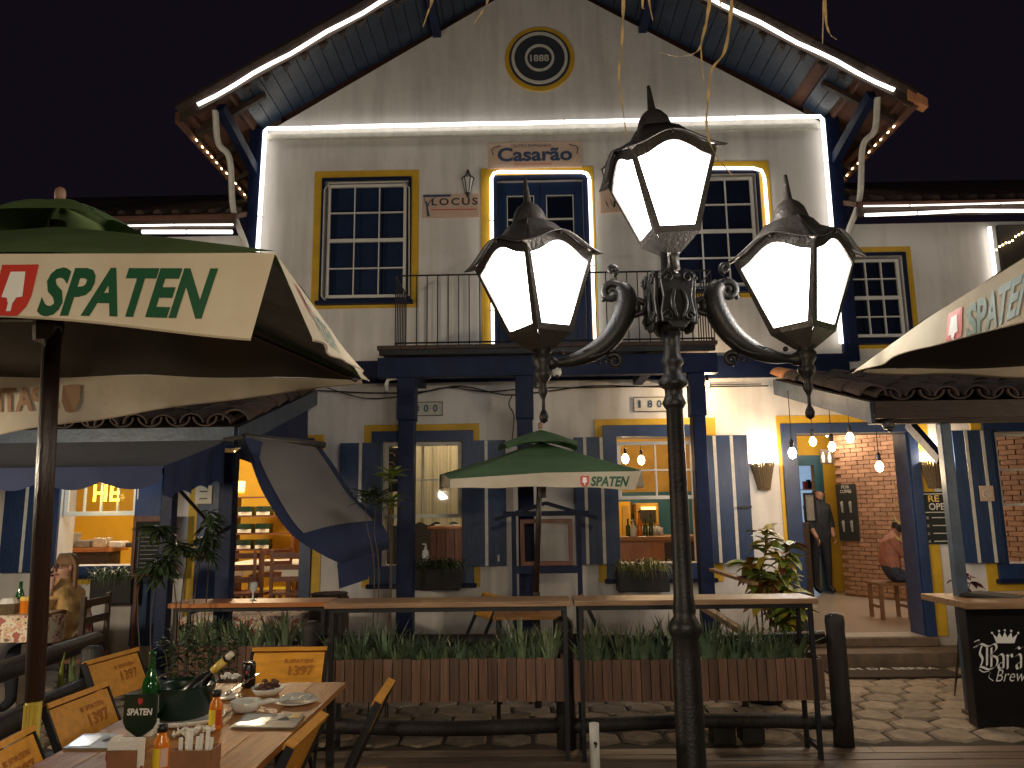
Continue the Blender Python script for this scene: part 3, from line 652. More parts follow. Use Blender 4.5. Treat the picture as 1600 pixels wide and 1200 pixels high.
# RE OPEN board
q=fr(1440,768,1507,850,D-.03); t=board('notice_board','black RE OPEN notice board on the wall right of the entrance','notice board',q,'chalk'); w=q[2]-q[0]; h=q[3]-q[1]; F=flat_fn((q[0],D-.034,q[1]),X,Z)
put_text('RE',F,.09,h-.11,.12,.07,'lettering','gold',t,off=.02); put_text('OPEN',F,.09,h-.20,.24,.075,'lettering','stripe',t,off=.02)
b=MB(); b.holed(q[0]+.02,q[3]-.23,q[0]+.36,q[3]-.02,[(q[0]+.03,q[3]-.22,q[0]+.35,q[3]-.03)],D-.034,.003); b.build('lettering_border','stripe',t)
for i in range(4):
    z=h-.30-i*.085; MB().poly([F(.05,z),F(.075,z),F(.075,z+.03),F(.05,z+.03)]).build('icon','menu_grey',t); MB().poly([F(.11,z+.012),F(.26,z+.012),F(.26,z+.022),F(.11,z+.022)]).build('text_line','stripe',t)
# no smoking sign on the shutter
q=fr(1531,759,1553,783,D-.125); t=board('no_smoking_sign','small brown no smoking sign fixed on the right blue shutter','sign',q,'sign_pink',D-.125,.006); c_=Vector(((q[0]+q[2])/2,D-.129,(q[1]+q[3])/2))
MB().tube([c_+Vector((.045*cos(a*pi/8),0,.045*sin(a*pi/8)-.004)) for a in range(17)],.005,4).build('ring_mark','stripe',t); MB().tube([c_+Vector((-.03,0,.028)),c_+Vector((.03,0,-.034))],.005,4).build('slash_mark','stripe',t)
MB().bb(c_.x-.025,c_.y-.002,c_.z-.01,c_.x+.025,c_.y,c_.z).build('cigarette_mark','stripe',t)
# chalkboard menu on the left
q=fr(212,815,266,895,D-.35); t=thing('chalkboard','tall chalkboard menu in a wooden frame by the left doorway','chalkboard',((q[0]+q[2])/2,D-.35,q[1]))
MB().bb(q[0],D-.35,q[1],q[2],D-.33,q[3]).build('slate','chalk',t); ring('frame',grow(q,.035,.035,.035,.06),q,'cabinet',D-.37,.05,t)
for i in range(11):
    z=q[3]-.08-i*.045; MB().bb(q[0]+.05,D-.353,z,q[2]-.06-random.uniform(0,.12),D-.351,z+.009).build('chalk_line','menu_grey',t)
MB().tube([(q[0]+.03,D-.352,q[1]+.03),(q[0]+.03,D-.352,q[3]-.12),(q[0]+.09,D-.352,q[3]-.04),(q[2]-.05,D-.352,q[3]-.04)],.006,4).build('chalk_border','menu_grey',t)
for x in (q[0]+.03,q[2]-.03): MB().bar((x,D-.34,q[1]),(x,D-.34,.0),.035,.035).build('leg','cabinet',t)
for px,py,lab in ((228,765,'white paper notice pinned left of the left doorway'),(318,772,'white paper notice pinned on the blue jamb of the left doorway')):
    q=fr(px-13,py-13,px+13,py+15,D-.06); t=board('paper_notice',lab,'notice',q,'cream_paper',D-.06,.003,'sheet'); 
    for i in range(2): MB().bb(q[0]+.05,D-.0625,q[1]+.05+i*.08,q[2]-.05,D-.061,q[1]+.062+i*.08).build('text_line','print_dark',t)

# cables under the balcony band
cb=thing('overhead_cable','loose black cables sagging under the blue beam of the balcony','cable',W(700,605,D-.1))
pts=[W(x,y,D-.12) for x,y in ((500,602),(570,622),(640,617),(700,605),(760,612),(830,606),(900,606),(1000,604),(1055,602),(1190,600))]
MB().tube(catmull(pts,4),.006,4).build('cable','cable',cb)
pts=[W(x,y,D-.10) for x,y in ((497,610),(590,614),(660,612),(720,603),(790,617),(850,612),(930,603),(1050,605),(1200,603))]
MB().tube(catmull(pts,4),.007,4).build('cable','cable',cb)
MB().tube(catmull([W(x,y,D-.1) for x,y in ((800,618),(795,632),(803,650),(800,690))],4),.007,4).build('cable','cable',cb)
# floodlights / cameras
for px,py,d,lab in ((870,583,7.7,'small white dome camera under the balcony beam'),(1388,665,6.35,'small camera fixed below the right porch roof corner')):
    p=W(px,py,d); t=thing('security_camera',lab,'camera',p)
    MB().lathe([(.045,.045),(.05,.0),(.035,-.03)],p,10).build('housing','stripe' if px<1000 else 'lead',t,True); MB().ball(p+Vector((0,-.02,-.035)),.022,8).build('lens','iron',t)
    MB().tube([p+Vector((0,0,.04)),p+Vector((0,.03,.1))],.012,5).build('bracket','stripe' if px<1000 else 'lead',t)
t=thing('pipe_elbow','short white drain pipe elbow under the left end of the balcony','pipe',W(606,600,7.9)); MB().tube([W(622,590,7.9),W(607,592,7.9),W(604,600,7.9),W(604,612,7.9)],.022,8).build('pipe','stripe',t)

# ============================================================ STREET LAMP
LD=3.8
lamp=thing('street_lamp','three armed black cast iron street lamp with glowing lanterns','street lamp',(.71,LD,0))
LX=W(1057,700,LD).x
def pz(py): return W(1057,py,LD).z
prof=[(.078,0),(.078,.35),(.070,.40),(.066,.9),(.060,pz(1000)),(.074,pz(990)),(.082,pz(980)),(.074,pz(972)),(.052,pz(962)),(.056,pz(955)),(.048,pz(930)),(.042,pz(640)),(.052,pz(636)),(.062,pz(630)),(.052,pz(624)),(.044,pz(618)),(.046,pz(608)),(.072,pz(603)),(.075,pz(597)),(.060,pz(590)),(.046,pz(583)),(.044,pz(573)),(.056,pz(568)),(.056,pz(562)),(.042,pz(555)),(.042,pz(535)),(.05,pz(520))]
post=MB().lathe([p for p in prof],(LX,LD,0),20,.06).build('post','cast_iron',lamp,True)
zt=pz(520); zb_=pz(432)
# fluted socket, four acanthus plates round a core
MB().lathe([(.048,zt),(.052,zt+.03),(.045,zb_-.02),(.07,zb_),(.035,zb_+.02),(.035,pz(395))],(LX,LD,0),16,.05).build('core','cast_iron',lamp,True)
ze=zb_; hh=ze-zt
for k in range(4):
    a=pi/4*0+k*pi/2+radians(12); n_=Vector((cos(a),sin(a),0)); s_=Vector((-sin(a),cos(a),0)); c0=Vector((LX,LD,0))+n_*.088
    pt=lambda u,z:c0+s_*u+Vector((0,0,z))
    b=MB(); pr=[(-.03,zt-.0),(.03,zt),(.055,zt+.03),(.085,zt+.03),(.09,zt+.08),(.075,zt+.16),(.088,ze-.05),(.085,ze),(.045,ze+.015),(.03,ze-.02),(0,ze-.035),(-.03,ze-.02),(-.045,ze+.015),(-.085,ze),(-.088,ze-.05),(-.075,zt+.16),(-.09,zt+.08),(-.085,zt+.03),(-.055,zt+.03)]
    b.prism([pt(u,z) for u,z in pr],n_*.022); b.build('bracket_plate','cast_iron',lamp,bevel=.006)
    def spiral(cu,cz,r0,turns,sg):
        P=[]
        for i in range(22):
            th=turns*2*pi*i/21; r=r0*(1-i/21*.85); P.append(pt(cu+sg*r*cos(th),cz+r*sin(th))+n_*.026)
        return P
    for sg in (-1,1):
        MB().tube(spiral(sg*.052,ze-.035,.032,1.4,sg),.0065,6).build('scroll','cast_iron',lamp,True)
        MB().tube(spiral(sg*.055,zt+.06,.028,1.4,sg),.0065,6).build('scroll','cast_iron',lamp,True)
        MB().tube(catmull([pt(sg*.01,zt+.04)+n_*.024,pt(sg*.035,zt+.12)+n_*.034,pt(sg*.02,zt+.2)+n_*.024],5),[.006]+[.012]*9+[.004],6).build('acanthus_leaf','cast_iron',lamp,True)
def leafcrest(x,sg): pass
# arms
def arm(sg, stemx):
    def q(px,py): # photo of the left arm, mirrored for the right one
        p=W(px,py,LD); x=LX+(p.x-LX)*(-sg if True else 1)
        x=LX+ (LX-p.x)*sg; return Vector((x,LD,p.z))
    k=abs(stemx-LX)/abs(W(850,560,LD).x-LX)
    def qq(px,py): v=q(px,py); v.x=LX+(v.x-LX)*k; return v
    cen=catmull([qq(968,447),qq(977,458),qq(979,475),qq(972,500),qq(955,528),qq(930,549),qq(900,562),qq(872,567),qq(852,566)],5)
    n=len(cen); rs=[]
    for i in range(n):
        t=i/(n-1); rs.append(.022+.036*math.sin(pi*min(1,.12+t*1.05))**.8 if t<.9 else .034)
    a=MB().tube(cen,rs,10,flat=None).build('arm','cast_iron',lamp,True)
    def sp(cx,cy,r0,turns,st,dr,rad,nm='scroll'):
        P=[]
        for i in range(28):
            th=st+dr*turns*2*pi*i/27; r=r0*(1-.82*i/27); P.append(qq(cx,cy)+Vector((r*cos(th)*sg*-1,0,r*sin(th))))
        return MB().tube(P,[rad*(1-.4*i/27) for i in range(28)],6).build(nm,'cast_iron',a,True)
    sp(957,457,.056,1.6,-.2,1,.022); sp(957,422,.028,1.2,-1.4,1,.016); sp(961,564,.038,1.4,2.6,-1,.016)
    b=MB(); b.tube([qq(957,436),qq(958,443)],[.012,.016],6); b.build('knob','cast_iron',a,True)
    for (x1,y1,x2,y2,x3,y3) in ((972,470,965,500,950,520),(984,482,978,510,962,535),(955,518,935,540,910,552),(968,530,945,552,915,562)):
        for yy_ in (-.03,.03):
            P=catmull([qq(x1,y1),qq(x2,y2),qq(x3,y3)],5); P=[p+Vector((0,yy_,0)) for p in P]
            MB().tube(P,[.004]+[.011]*(len(P)-2)+[.003],6).build('relief_leaf','cast_iron',a,True)
    for (cx,cy,r) in ((952,562,.010),(945,564,.012),(937,567,.010),(879,551,.014),(944,468,.014)): MB().ball(qq(cx,cy),r,8).build('bead','cast_iron',a,True)
    for ps in ([(978,488),(992,492),(1008,486)],[(982,470),(995,468),(1008,474)]): MB().tube(catmull([qq(*p) for p in ps],4),.017,7).build('link','cast_iron',a,True)
    MB().ball(qq(994,480),(.026,.03,.04),10).build('link_boss','cast_iron',a,True)
    # stem with drop finial
    c0=Vector((stemx,LD,0)); Zp=lambda py: q(850,py).z
    zc=Zp(548)
    MB().lathe([(.001,Zp(662)),(.020,Zp(658)),(.024,Zp(651)),(.018,Zp(645)),(.009,Zp(640)),(.008,Zp(625)),(.018,Zp(618)),(.026,Zp(612)),(.018,Zp(603)),(.02,Zp(598)),(.04,Zp(590)),(.045,Zp(582)),(.034,Zp(576)),(.05,Zp(568)),(.052,Zp(558)),(.040,Zp(553)),(.052,Zp(547)),(.03,Zp(541))],c0,14).build('stem','cast_iron',a,True)
    return zc
def lantern(cx, zbot, rot, s=1.0, tilt=0, wt=.215, wb=.112, h=.385):
    L=sub_empty('lantern',lamp); T=Matrix.Translation((cx,LD,zbot))@Matrix.Rotation(radians(tilt),4,'Y')@Matrix.Rotation(radians(rot),4,'Z')@Matrix.Scale(s,4)
    hb=.10
    def face(k):
        R=Matrix.Rotation(k*pi/2,3,'Z'); return lambda u,z,o=0: T@(R@Vector((u, -(wb+(wt-wb)*min(1,(z-hb)/h))-o, z)))
    N=14
    arch=lambda t: .078*(.5+.5*cos(pi*abs(2*t-1)))
    for k in range(4):
        f_=face(k); g=.028
        outer=[(-wb,hb),(wb,hb),(wt,hb+h)]+[(wt-(2*wt)*t,hb+h+arch(t)+.02) for t in [i/N for i in range(1,N)]]+[(-wt,hb+h)]
        gi=wt-g; inner=[(-wb+g*.8,hb+.03),(wb-g*.8,hb+.03),(gi,hb+h-.035)]+[(gi-(2*gi)*t,hb+h-.030+arch(t)*.98) for t in [i/N for i in range(1,N)]]+[(-gi,hb+h-.035)]
        b=MB(); b.T=None; n=len(outer)
        O=[f_(*p,.004) for p in outer]; I=[f_(*p,.004) for p in inner]; O2=[f_(*p,-.014) for p in outer]; I2=[f_(*p,-.014) for p in inner]
        io=[b.av(p) for p in O]; ii=[b.av(p) for p in I]; i2=[b.av(p) for p in I2]; o2=[b.av(p) for p in O2]
        for i in range(n): j=(i+1)%n; b.af((io[i],io[j],ii[j],ii[i])); b.af((ii[i],ii[j],i2[j],i2[i])); b.af((i2[i],i2[j],o2[j],o2[i])); b.af((o2[i],o2[j],io[j],io[i]))
        b.build('face_frame','lead',L)
        MB().poly([f_(*p,-.006) for p in inner]).build('pane','opal_glass',L)
        # flared eave following the arch
        b=MB(); c=Vector((0,0,0))
        def roofpt(i,j):
            t=i/N; u=wt-(2*wt)*t
            zc=hb+h+arch(t)+.022; cr=abs(2*t-1)
            e=[(1.0+.0,0),( .45,.065),(.0,.115)]
            a0=f_(u*(1.10+.10*cr**3),zc-.012-.012*cr**4,.04)    # outer lip
            a1=f_(u,zc+.004,.0)
            a2=T@(Matrix.Rotation(k*pi/2,3,'Z')@Vector((u*.66,-wt*.66,hb+h+.115+.03*(1-cr))))
            a3=T@(Matrix.Rotation(k*pi/2,3,'Z')@Vector((u*.45,-wt*.45*(.9+.25*(1-cr*cr)),hb+h+.192)))
            return (a0,a1,a2,a3)[j]
        I_=[[b.av(roofpt(i,j)) for j in range(4)] for i in range(N+1)]
        for i in range(N):
            for j in range(3): b.af((I_[i][j],I_[i+1][j],I_[i+1][j+1],I_[i][j+1]))
        o=b.build('hood','lead',L,True,solid=.006)
        MB().ball(f_(0,hb+h+.085,.012),.011,8).build('rivet','lead',L,True)
        # tapered bottom
        b=MB(); b.quad(f_(-wb,hb,.002),f_(wb,hb,.002),T@(Matrix.Rotation(k*pi/2,3,'Z')@Vector((.035,-.035,.02))),T@(Matrix.Rotation(k*pi/2,3,'Z')@Vector((-.035,-.035,.02)))); b.build('lower_plate','lead',L,solid=.004)
    z=hb+h+.085
    b=MB(); b.T=T; b.lathe([(.105,z+.095),(.098,z+.115),(.094,z+.125),(.088,z+.15),(.076,z+.185),(.054,z+.215),(.028,z+.235),(.021,z+.242),(.014,z+.32),(.009,z+.375)],(0,0,0),18); b.build('crown','lead',L,True)
    b=MB(); b.T=T; b.lathe([(.030,-.06),(.032,.0),(.038,.022)],(0,0,0),12); b.build('cup','lead',L,True)
    plight('lantern_bulb',T@Vector((0,0,hb+h*.55)),44,(1,.90,.76),.06)
sl=W(848,560,LD).x; sr=W(1259,560,LD).x
zc=arm(-1,sl); arm(1,sr)
lantern(sl,zc-.02,38,1.0,-4.5); lantern(sr-.0,W(1252,545,LD).z-.02,43,1.0,-2); lantern(W(1051,404,LD).x,W(1051,404,LD).z,9,1.02,-5)

# ============================================================ BEER UMBRELLAS
def shield(F,x0,y0,w,h,parent):
    sh=[(0,1),(1,1),(1,.42),(.93,.22),(.75,.06),(.5,0),(.25,.06),(.07,.22),(0,.42)]
    MB().poly([F(x0+a*w,y0+c*h) for a,c in sh]).build('shield_mark','print_red',parent)
    F2=lambda a,c:Vector(F(a,c))+((Vector(F(a+.01,c))-Vector(F(a,c))).cross(Vector(F(a,c+.01))-Vector(F(a,c)))).normalized()*.0025
    sp=[(.30,.86),(.70,.86),(.78,.40),(.62,.38),(.58,.30),(.56,.30),(.56,.14),(.44,.14),(.44,.30),(.42,.30),(.38,.38),(.22,.40)]
    MB().poly([F2(x0+a*w,y0+c*h) for a,c in sp]).build('spade_mark','print_white',parent)
SP=.036
def umbrella(label, cor, apex, green, vals, pole_top, pole_bot, pr, cap_s, sag=.10):
    """cor: four corners (near left, near right, far right, far left)"""
    t=thing('beer_umbrella',label,'umbrella',(pole_bot.x,pole_bot.y,0),'green and white beer umbrellas')
    cor=[Vector(c) for c in cor]; apex=Vector(apex)
    for k in range(4):
        a=cor[k]; c=cor[(k+1)%4]
        def fn(u,v,a=a,c=c):
            e=a.lerp(c,u); p=e.lerp(apex,v); edge=1-abs(2*u-1)
            return p-Vector((0,0,sag*(1-v)*v*1.2*(.35+edge*.65)+.03*edge*(1-v)*(1-v)*(-1)*.6 + .006*sin(u*17+k)*(1-v)))
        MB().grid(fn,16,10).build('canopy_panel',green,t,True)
        MB().grid(lambda u,v,fn=fn:fn(.01+.98*u,.015+.95*v)-Vector((0,0,.012)),16,8).build('underside_shade','bar_black',t,True)  # black sheet added below each panel for the shade under the canopy
    for k in range(4):
        a=cor[k]; MB().tube([a.lerp(apex,.02)-Vector((0,0,.02)),apex-Vector((0,0,.10))],.012,5).build('rib','pole_wood',t)
        mid=a.lerp(apex,.5)-Vector((0,0,.04)); MB().tube([mid,pole_top-Vector((0,0,.42))],.010,5).build('strut','pole_wood',t)
    # vent cap: four flaps
    for k in range(4):
        a=(cor[k]-apex)*cap_s+apex+Vector((0,0,.075)); c=(cor[(k+1)%4]-apex)*cap_s+apex+Vector((0,0,.075)); ap=apex+Vector((0,0,.10))
        def fn(u,v,a=a,c=c,k=k):
            e=a.lerp(c,u); p=e.lerp(ap,v); return p+Vector((0,0,(1-v)*(.035*sin(u*pi)-.03*abs(2*u-1)**3)+.05*sin(v*pi)*(.6 if pr>.03 else .12)+.006*sin(u*9+k*2)))
        MB().grid(fn,10,6).build('vent_flap',green,t,True)
    MB().tube([pole_bot,pole_top],pr,12).build('pole','pole_wood',t,True)
    MB().lathe([(.020,0),(.022,.03),(.018,.05),(.008,.058)],apex+Vector((0,0,.115)),10).build('finial','finial',t,True)
    MB().lathe([(pr*1.5,-.06),(pr*1.7,0),(pr*1.5,.06)],pole_top-Vector((0,0,.45)),10).build('runner','pole_wood',t)
    for k,(h0,h1,o0,o1,txt) in vals.items():
        a=cor[k]; c=cor[(k+1)%4]; L=(c-a).length; ux=(c-a).normalized(); nrm=ux.cross(Vector((0,0,1))).normalized()
        def fn(u,v,a=a,c=c,h0=h0,h1=h1,o0=o0,o1=o1,nrm=nrm,ux=ux):
            e=a.lerp(c,u)+Vector((0,0,.03*(1-abs(2*u-1))*.6)); h=h0+(h1-h0)*u; o=o0+(o1-o0)*u
            return e-ux*(.055*v*u**8)+nrm*(o*v+.014*sin(u*11+k)*v+.008*sin(u*23)*v)+Vector((0,0,-h*v+.004*sin(u*19)*v))
        vv=MB().grid(fn,40,6).build('valance','canvas_white',t,True)
        MB().tube([fn(i/40,1.0) for i in range(41)],.0035,4).build('hem','canvas_white',vv)
        for kind,u0,v0,lw,lh,side in txt:                     # u0 in metres from the first corner, v0 metres from the top
            def F(x_,y_,fn=fn,L=L,u0=u0,v0=v0,lh=lh,h0=h0,h1=h1,nrm=nrm,side=side):
                xx=u0+x_*side; u=max(0,min(1,xx/L)); h=h0+(h1-h0)*u; 
                return fn(u,min(1,(v0+lh-y_)/max(.02,h)))+nrm*.004*(1 if side>0 else 1)*(1 if kind!='back' else -1)
            ink='print_green' if kind=='front' else ('print_brown' if kind=='back' else kind)
            if kind=='back':
                put_text('SPATEN',F,lw*.21,lh*.05,lw*.79,lh*.9,'lettering','print_brown',vv,off=SP,shear=.15)
                MB().poly([F(a_*lw*.16,c_*lh) for a_,c_ in [(0,1),(1,1),(1,.42),(.75,.06),(.5,0),(.25,.06),(0,.42)]]).build('shield_mark','print_brown',vv)
            else:
                put_text('SPATEN',F,lw*.21,lh*.04,lw*.79,lh*.9,'lettering',ink,vv,off=SP,shear=.15); shield(F,0,0,lw*.17,lh,vv)
    return t
z=2.33
# left umbrella
PB0=W(46,1180,3.0).x
A=W(430,395,2.05); Bc=W(565,592,4.0); apx=Vector((-1.93,3.02,2.80))
c0=(A.x-2.02,2.08,z-.0); c3=(A.x-2.45,4.0,z+.02)
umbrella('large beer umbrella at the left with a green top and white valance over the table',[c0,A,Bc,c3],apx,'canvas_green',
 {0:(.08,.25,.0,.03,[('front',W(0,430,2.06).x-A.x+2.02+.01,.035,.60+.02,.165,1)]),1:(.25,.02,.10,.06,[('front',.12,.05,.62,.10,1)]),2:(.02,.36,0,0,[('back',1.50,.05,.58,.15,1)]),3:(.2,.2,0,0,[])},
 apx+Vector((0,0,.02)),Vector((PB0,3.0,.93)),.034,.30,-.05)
sl_=[o for o in bpy.data.objects if o.name.startswith('beer_umbrella')][-1]; b=MB(); b.lathe([(.028,0),(.028,.95)],(PB0,3.0,0),12); b.build('lower_pole','sleeve',sl_,True)
for k in range(5): a=-pi/2+(k-2)*.5; MB().tube([(PB0+.028*cos(a),3+.028*sin(a),.0),(PB0+.028*cos(a),3+.028*sin(a),.92)],.0045,5).build('sleeve_rib','sleeve',sl_)
# right umbrella
A=W(1338,577,4.2); N_=W(1600,405,2.31); c1=(A.x+2.1,4.25,z); c2=(N_.x+2.3,2.3,z); apx=Vector((2.7,3.3,2.86))
Nn=N_+(N_-A)*.12
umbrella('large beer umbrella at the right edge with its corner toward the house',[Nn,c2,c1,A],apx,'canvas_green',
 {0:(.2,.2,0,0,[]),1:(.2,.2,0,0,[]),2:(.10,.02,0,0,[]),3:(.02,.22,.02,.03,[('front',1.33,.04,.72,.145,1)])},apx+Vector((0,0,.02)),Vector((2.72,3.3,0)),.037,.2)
# middle umbrella near the house
a=W(703,752,5.9); c=W(1003,738,5.9); d1=W(690,742,7.5); a.z=1.86; c.z=1.90; e=Vector((c.x+.10,7.55,1.96)); f_=Vector((d1.x-.02,7.5,1.97)); apx=W(845,690,6.75)
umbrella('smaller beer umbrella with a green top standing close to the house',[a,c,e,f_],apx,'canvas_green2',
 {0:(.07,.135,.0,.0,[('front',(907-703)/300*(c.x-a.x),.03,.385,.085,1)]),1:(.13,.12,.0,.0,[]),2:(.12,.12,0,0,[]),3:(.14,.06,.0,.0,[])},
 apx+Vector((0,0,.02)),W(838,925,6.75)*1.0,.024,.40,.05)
o=[o for o in bpy.data.objects if o.name.startswith('beer_umbrella')][-1]
px_=W(838,925,6.75); MB().tube([Vector((px_.x,6.75,0)),px_],.03,10).build('pole_foot','pole_wood',o)

# ============================================================ PORCH ROOFS
def porch(label, x_edge, sgn, xf, zw, zf, yf, n, capm):
    t=thing('porch_roof',label,'roof',(x_edge,yf,zf))
    yw=D-.055; sl=(zw-zf)/(yw-yf)
    zr_=lambda y: zf+(y-yf)*sl
    x1=x_edge+sgn*n*.235
    b=MB(); b.prism([(x_edge,yf,zf-.05),(x_edge,yw,zw-.05),(x_edge,yw,zw-.02),(x_edge,yf,zf-.02)],(sgn*n*.235,0,0)); b.build('roof_boards','darkwood',t)
    b=MB(); b.prism([(x_edge-sgn*.03,yf-.02,zf-.20),(x_edge-sgn*.03,yw,zw-.20),(x_edge-sgn*.03,yw,zw-.03),(x_edge-sgn*.03,yf-.02,zf-.03)],(sgn*.028,0,0)); b.build('verge_board','blue_grey',t)
    MB().bb(min(x_edge,x1),yf-.05,zf-.17,max(x_edge,x1),yf-.02,zf-.03).build('fascia','blue_grey' if sgn<0 else 'darkwood',t)
    # rafters
    for i in range(6): x=x_edge+sgn*(.1+i*.7); MB().prism([(x,yf+.02,zf-.15),(x,yw,zw-.15),(x,yw,zw-.052),(x,yf+.02,zf-.052)],(.06,0,0)).build('rafter','navy',t)
    # one barrel tile, shared
    L=.46; b=MB(); m=9
    for (y0,r0,y1,r1) in ((0,.105,L,.082),):
        P=[]; 
        for k in range(m): a=pi*k/(m-1); P.append((b.av((cos(a)*r0,0,sin(a)*r0*.8)),b.av((cos(a)*r1,L,sin(a)*r1*.8)),b.av((cos(a)*(r0-.016),0,sin(a)*(r0-.016)*.8)),b.av((cos(a)*(r1-.016),L,sin(a)*(r1-.016)*.8))))
        for k in range(m-1): A_,B_=P[k],P[k+1]; b.af((A_[0],A_[1],B_[1],B_[0])); b.af((A_[2],B_[2],B_[3],A_[3])); b.af((A_[0],B_[0],B_[2],A_[2]))
    me=mesh_of(b,'rooftile'); 
    ang=math.atan(sl); ny=int((yw-yf)/cos(ang)/.37)+1
    for i in range(n):
        for j in range(ny):
            y=yf-.06+j*.37*cos(ang); 
            if y+.3>yw: continue
            x=x_edge+sgn*(.12+i*.235)+rr.uniform(-.012,.012)
            mt=Matrix.Translation((x,y,zr_(y)+.012+rr.uniform(0,.014)))@Matrix.Rotation(ang+.02,4,'X')@Matrix.Rotation(rr.uniform(-.03,.03),4,'Z')
            inst(me,'roof_tile',t,mt)
            if i<n-1:
                mt=Matrix.Translation((x+sgn*.118,y+.0,zr_(y)+.075))@Matrix.Rotation(ang,4,'X')@Matrix.Rotation(pi,4,'Y'); 
                if j<2: inst(me,'roof_tile',t,mt)
    b2=MB(); 
    me2=me.copy(); me2.materials[0]=M[capm]
    k=0; y=yf-.05; L2=(yw-yf)
    while y<yw-.25:
        mt=Matrix.Translation((x_edge-sgn*.01,y,zr_(y)+.03+rr.uniform(0,.01)))@Matrix.Rotation(ang+.03,4,'X')@Matrix.Rotation(rr.uniform(-.04,.04),4,'Z')@Matrix.Scale(1.12,4)
        last = y>yw-.8 
        o=inst(me2 if (last and sgn>0) else me,'verge_tile',t,mt); y+=.36; k+=1
        if last and sgn>0: o['label']='cleaner orange verge tile by the wall'
    return t
q1=W(1215,600,D); q2=W(1375,655,6.3)
pr_=porch('dark tiled lean-to porch roof over the entrance at the right',2.86,1,0,3.08,q2.z+.17,6.3,18,'newtile')
q3=W(355,687,6.3)
pl_=porch('dark tiled lean-to porch roof over the terrace at the left',-2.38,-1,0,3.04,q3.z+.13,6.3,14,'rooftile')
zf=q2.z+.09
# right porch front beam, posts
MB().bb(2.87,6.36,zf-.12,7.2,6.44,zf-.06).build('front_beam','darkwood',pr_)
pb=W(1515,1112,6.5); ptp=W(1472,660,6.5)
pp=thing('porch_post','square blue timber post carrying the right porch roof','post',(pb.x,6.38,0))
MB().bb(pb.x-.065,6.36,-.02,pb.x+.02,6.45,zf-.121).build('shaft','blue_grey',pp,bevel=.01); MB().bb(pb.x-.08,6.34,-.02,pb.x+.04,6.47,.03).build('base','step',pp)
MB().bar((pb.x-.03,6.47,zf-.42),(pb.x-.03,6.95,zf-.06),.06,.08).build('brace','navy',pp)
# left porch post + canvas awning
lp=thing('porch_post','dark blue post at the corner of the left porch','post',(-2.45,6.4,0)); MB().bb(-2.52,6.35,-.02,-2.40,6.47,q3.z-.10).build('shaft','navy',lp,bevel=.008)
lp=thing('porch_post','dark blue post standing before the left doorway','post',(W(250,900,6.4).x,6.4,0)); xx=W(258,900,6.4).x; MB().bb(xx-.05,6.35,-.02,xx+.05,6.45,q3.z-.12).build('shaft','navy',lp,bevel=.008)
aw=thing('canvas_awning','navy and grey canvas awning with a scalloped edge on the left porch','awning',(-3,6.2,2.1))
ax=W(350,690,6.22); bx_=W(255,728,5.35)
def fn(u,v): 
    a_=Vector((ax.x-4*u,6.22,ax.z+.01)); b_=Vector((bx_.x-3.2*u,5.35,bx_.z)); return a_.lerp(b_,v)-Vector((0,0,.05*sin(v*pi)))
MB().grid(fn,14,6).build('sheet','canvas_grey',aw,True)
def fn(u,v):
    n_=9; e=fn0(u); return e+Vector((0,.015*sin(u*40)*v-.01,-v*(.105+.055*abs(sin(u*7.6*pi)))))
def fn0(u): return Vector((bx_.x-3.2*u,5.35,bx_.z))
MB().grid(fn,90,3).build('scalloped_valance','canvas_navy',aw,True)
def fn(u,v):
    a_=bx_.lerp(ax,u); h=.20+.10*u+.05*abs(sin(u*3.5*pi)); return a_+Vector((.03*sin(u*22)*v+.01,0,-h*v*(1-.0*u)))
MB().grid(fn,40,4).build('side_valance','canvas_navy',aw,True)
MB().tube([(-2.5,6.38,1.45),bx_+Vector((-.03,.03,-.02))],.014,6).build('strut','iron',aw)
# gable cloth under the porch verge
gc=thing('side_cloth','navy cloth closing the open side of the left porch below the tiles','cloth',(-2.42,7.5,2.5))
def fn(u,v):
    y=6.35+(D-.15-6.35)*u; top=q3.z-.12+(2.88-q3.z+.10)*u; bot=q3.z-.14-.10*u; return Vector((-2.43+.02*sin(u*14)*v,y,top+(bot-top)*v))
MB().grid(fn,20,5).build('sheet','canvas_navy',gc,True)
MB().tube([W(350,688,6.25),W(388,680,6.22)],.022,6).build('bracket','lead',gc)
# roller with the sagging clear side blind
rb=thing('rolled_side_blind','sagging side blind with a clear plastic window in navy cloth hanging from the left porch','blind',W(440,690,6.4))
A_=W(384,683,6.15); B_=W(506,695,6.9); MB().tube([A_,B_],.030,8).build('roller','lead',rb,True)
Pgrid=[[(378,678,6.15),(440,686,6.5),(500,697,6.9)],
       [(392,722,6.0),(455,715,6.35),(524,730,6.85)],
       [(412,772,5.95),(490,765,6.3),(556,778,6.75)],
       [(452,832,5.95),(520,815,6.3),(590,808,6.7)],
       [(500,865,6.05),(560,848,6.4),(608,842,6.75)],
       [(535,882,6.3),(575,868,6.6),(606,858,6.85)]]
Pg=[[W(*p) for p in r] for r in Pgrid]
def bil(u,v):
    col=[catmull([r[j] for r in Pg],8) for j in range(3)]; n=len(col[0])-1; x=v*n; i=min(n-1,int(x)); f=x-i
    p=[c_[i].lerp(c_[i+1],f) for c_ in col]; c_=catmull(p,8); x=u*16; i=min(15,int(x)); return c_[i].lerp(c_[i+1],x-i)
MB().grid(lambda u,v:bil(u,v),14,24).build('navy_cloth','canvas_navy',rb,True)
def fn(u,v): p=bil(.12+.80*u,.03+.60*v); return p+Vector((0,-.02,.005))
MB().grid(fn,10,14).build('clear_window','plastic_sheet',rb,True)
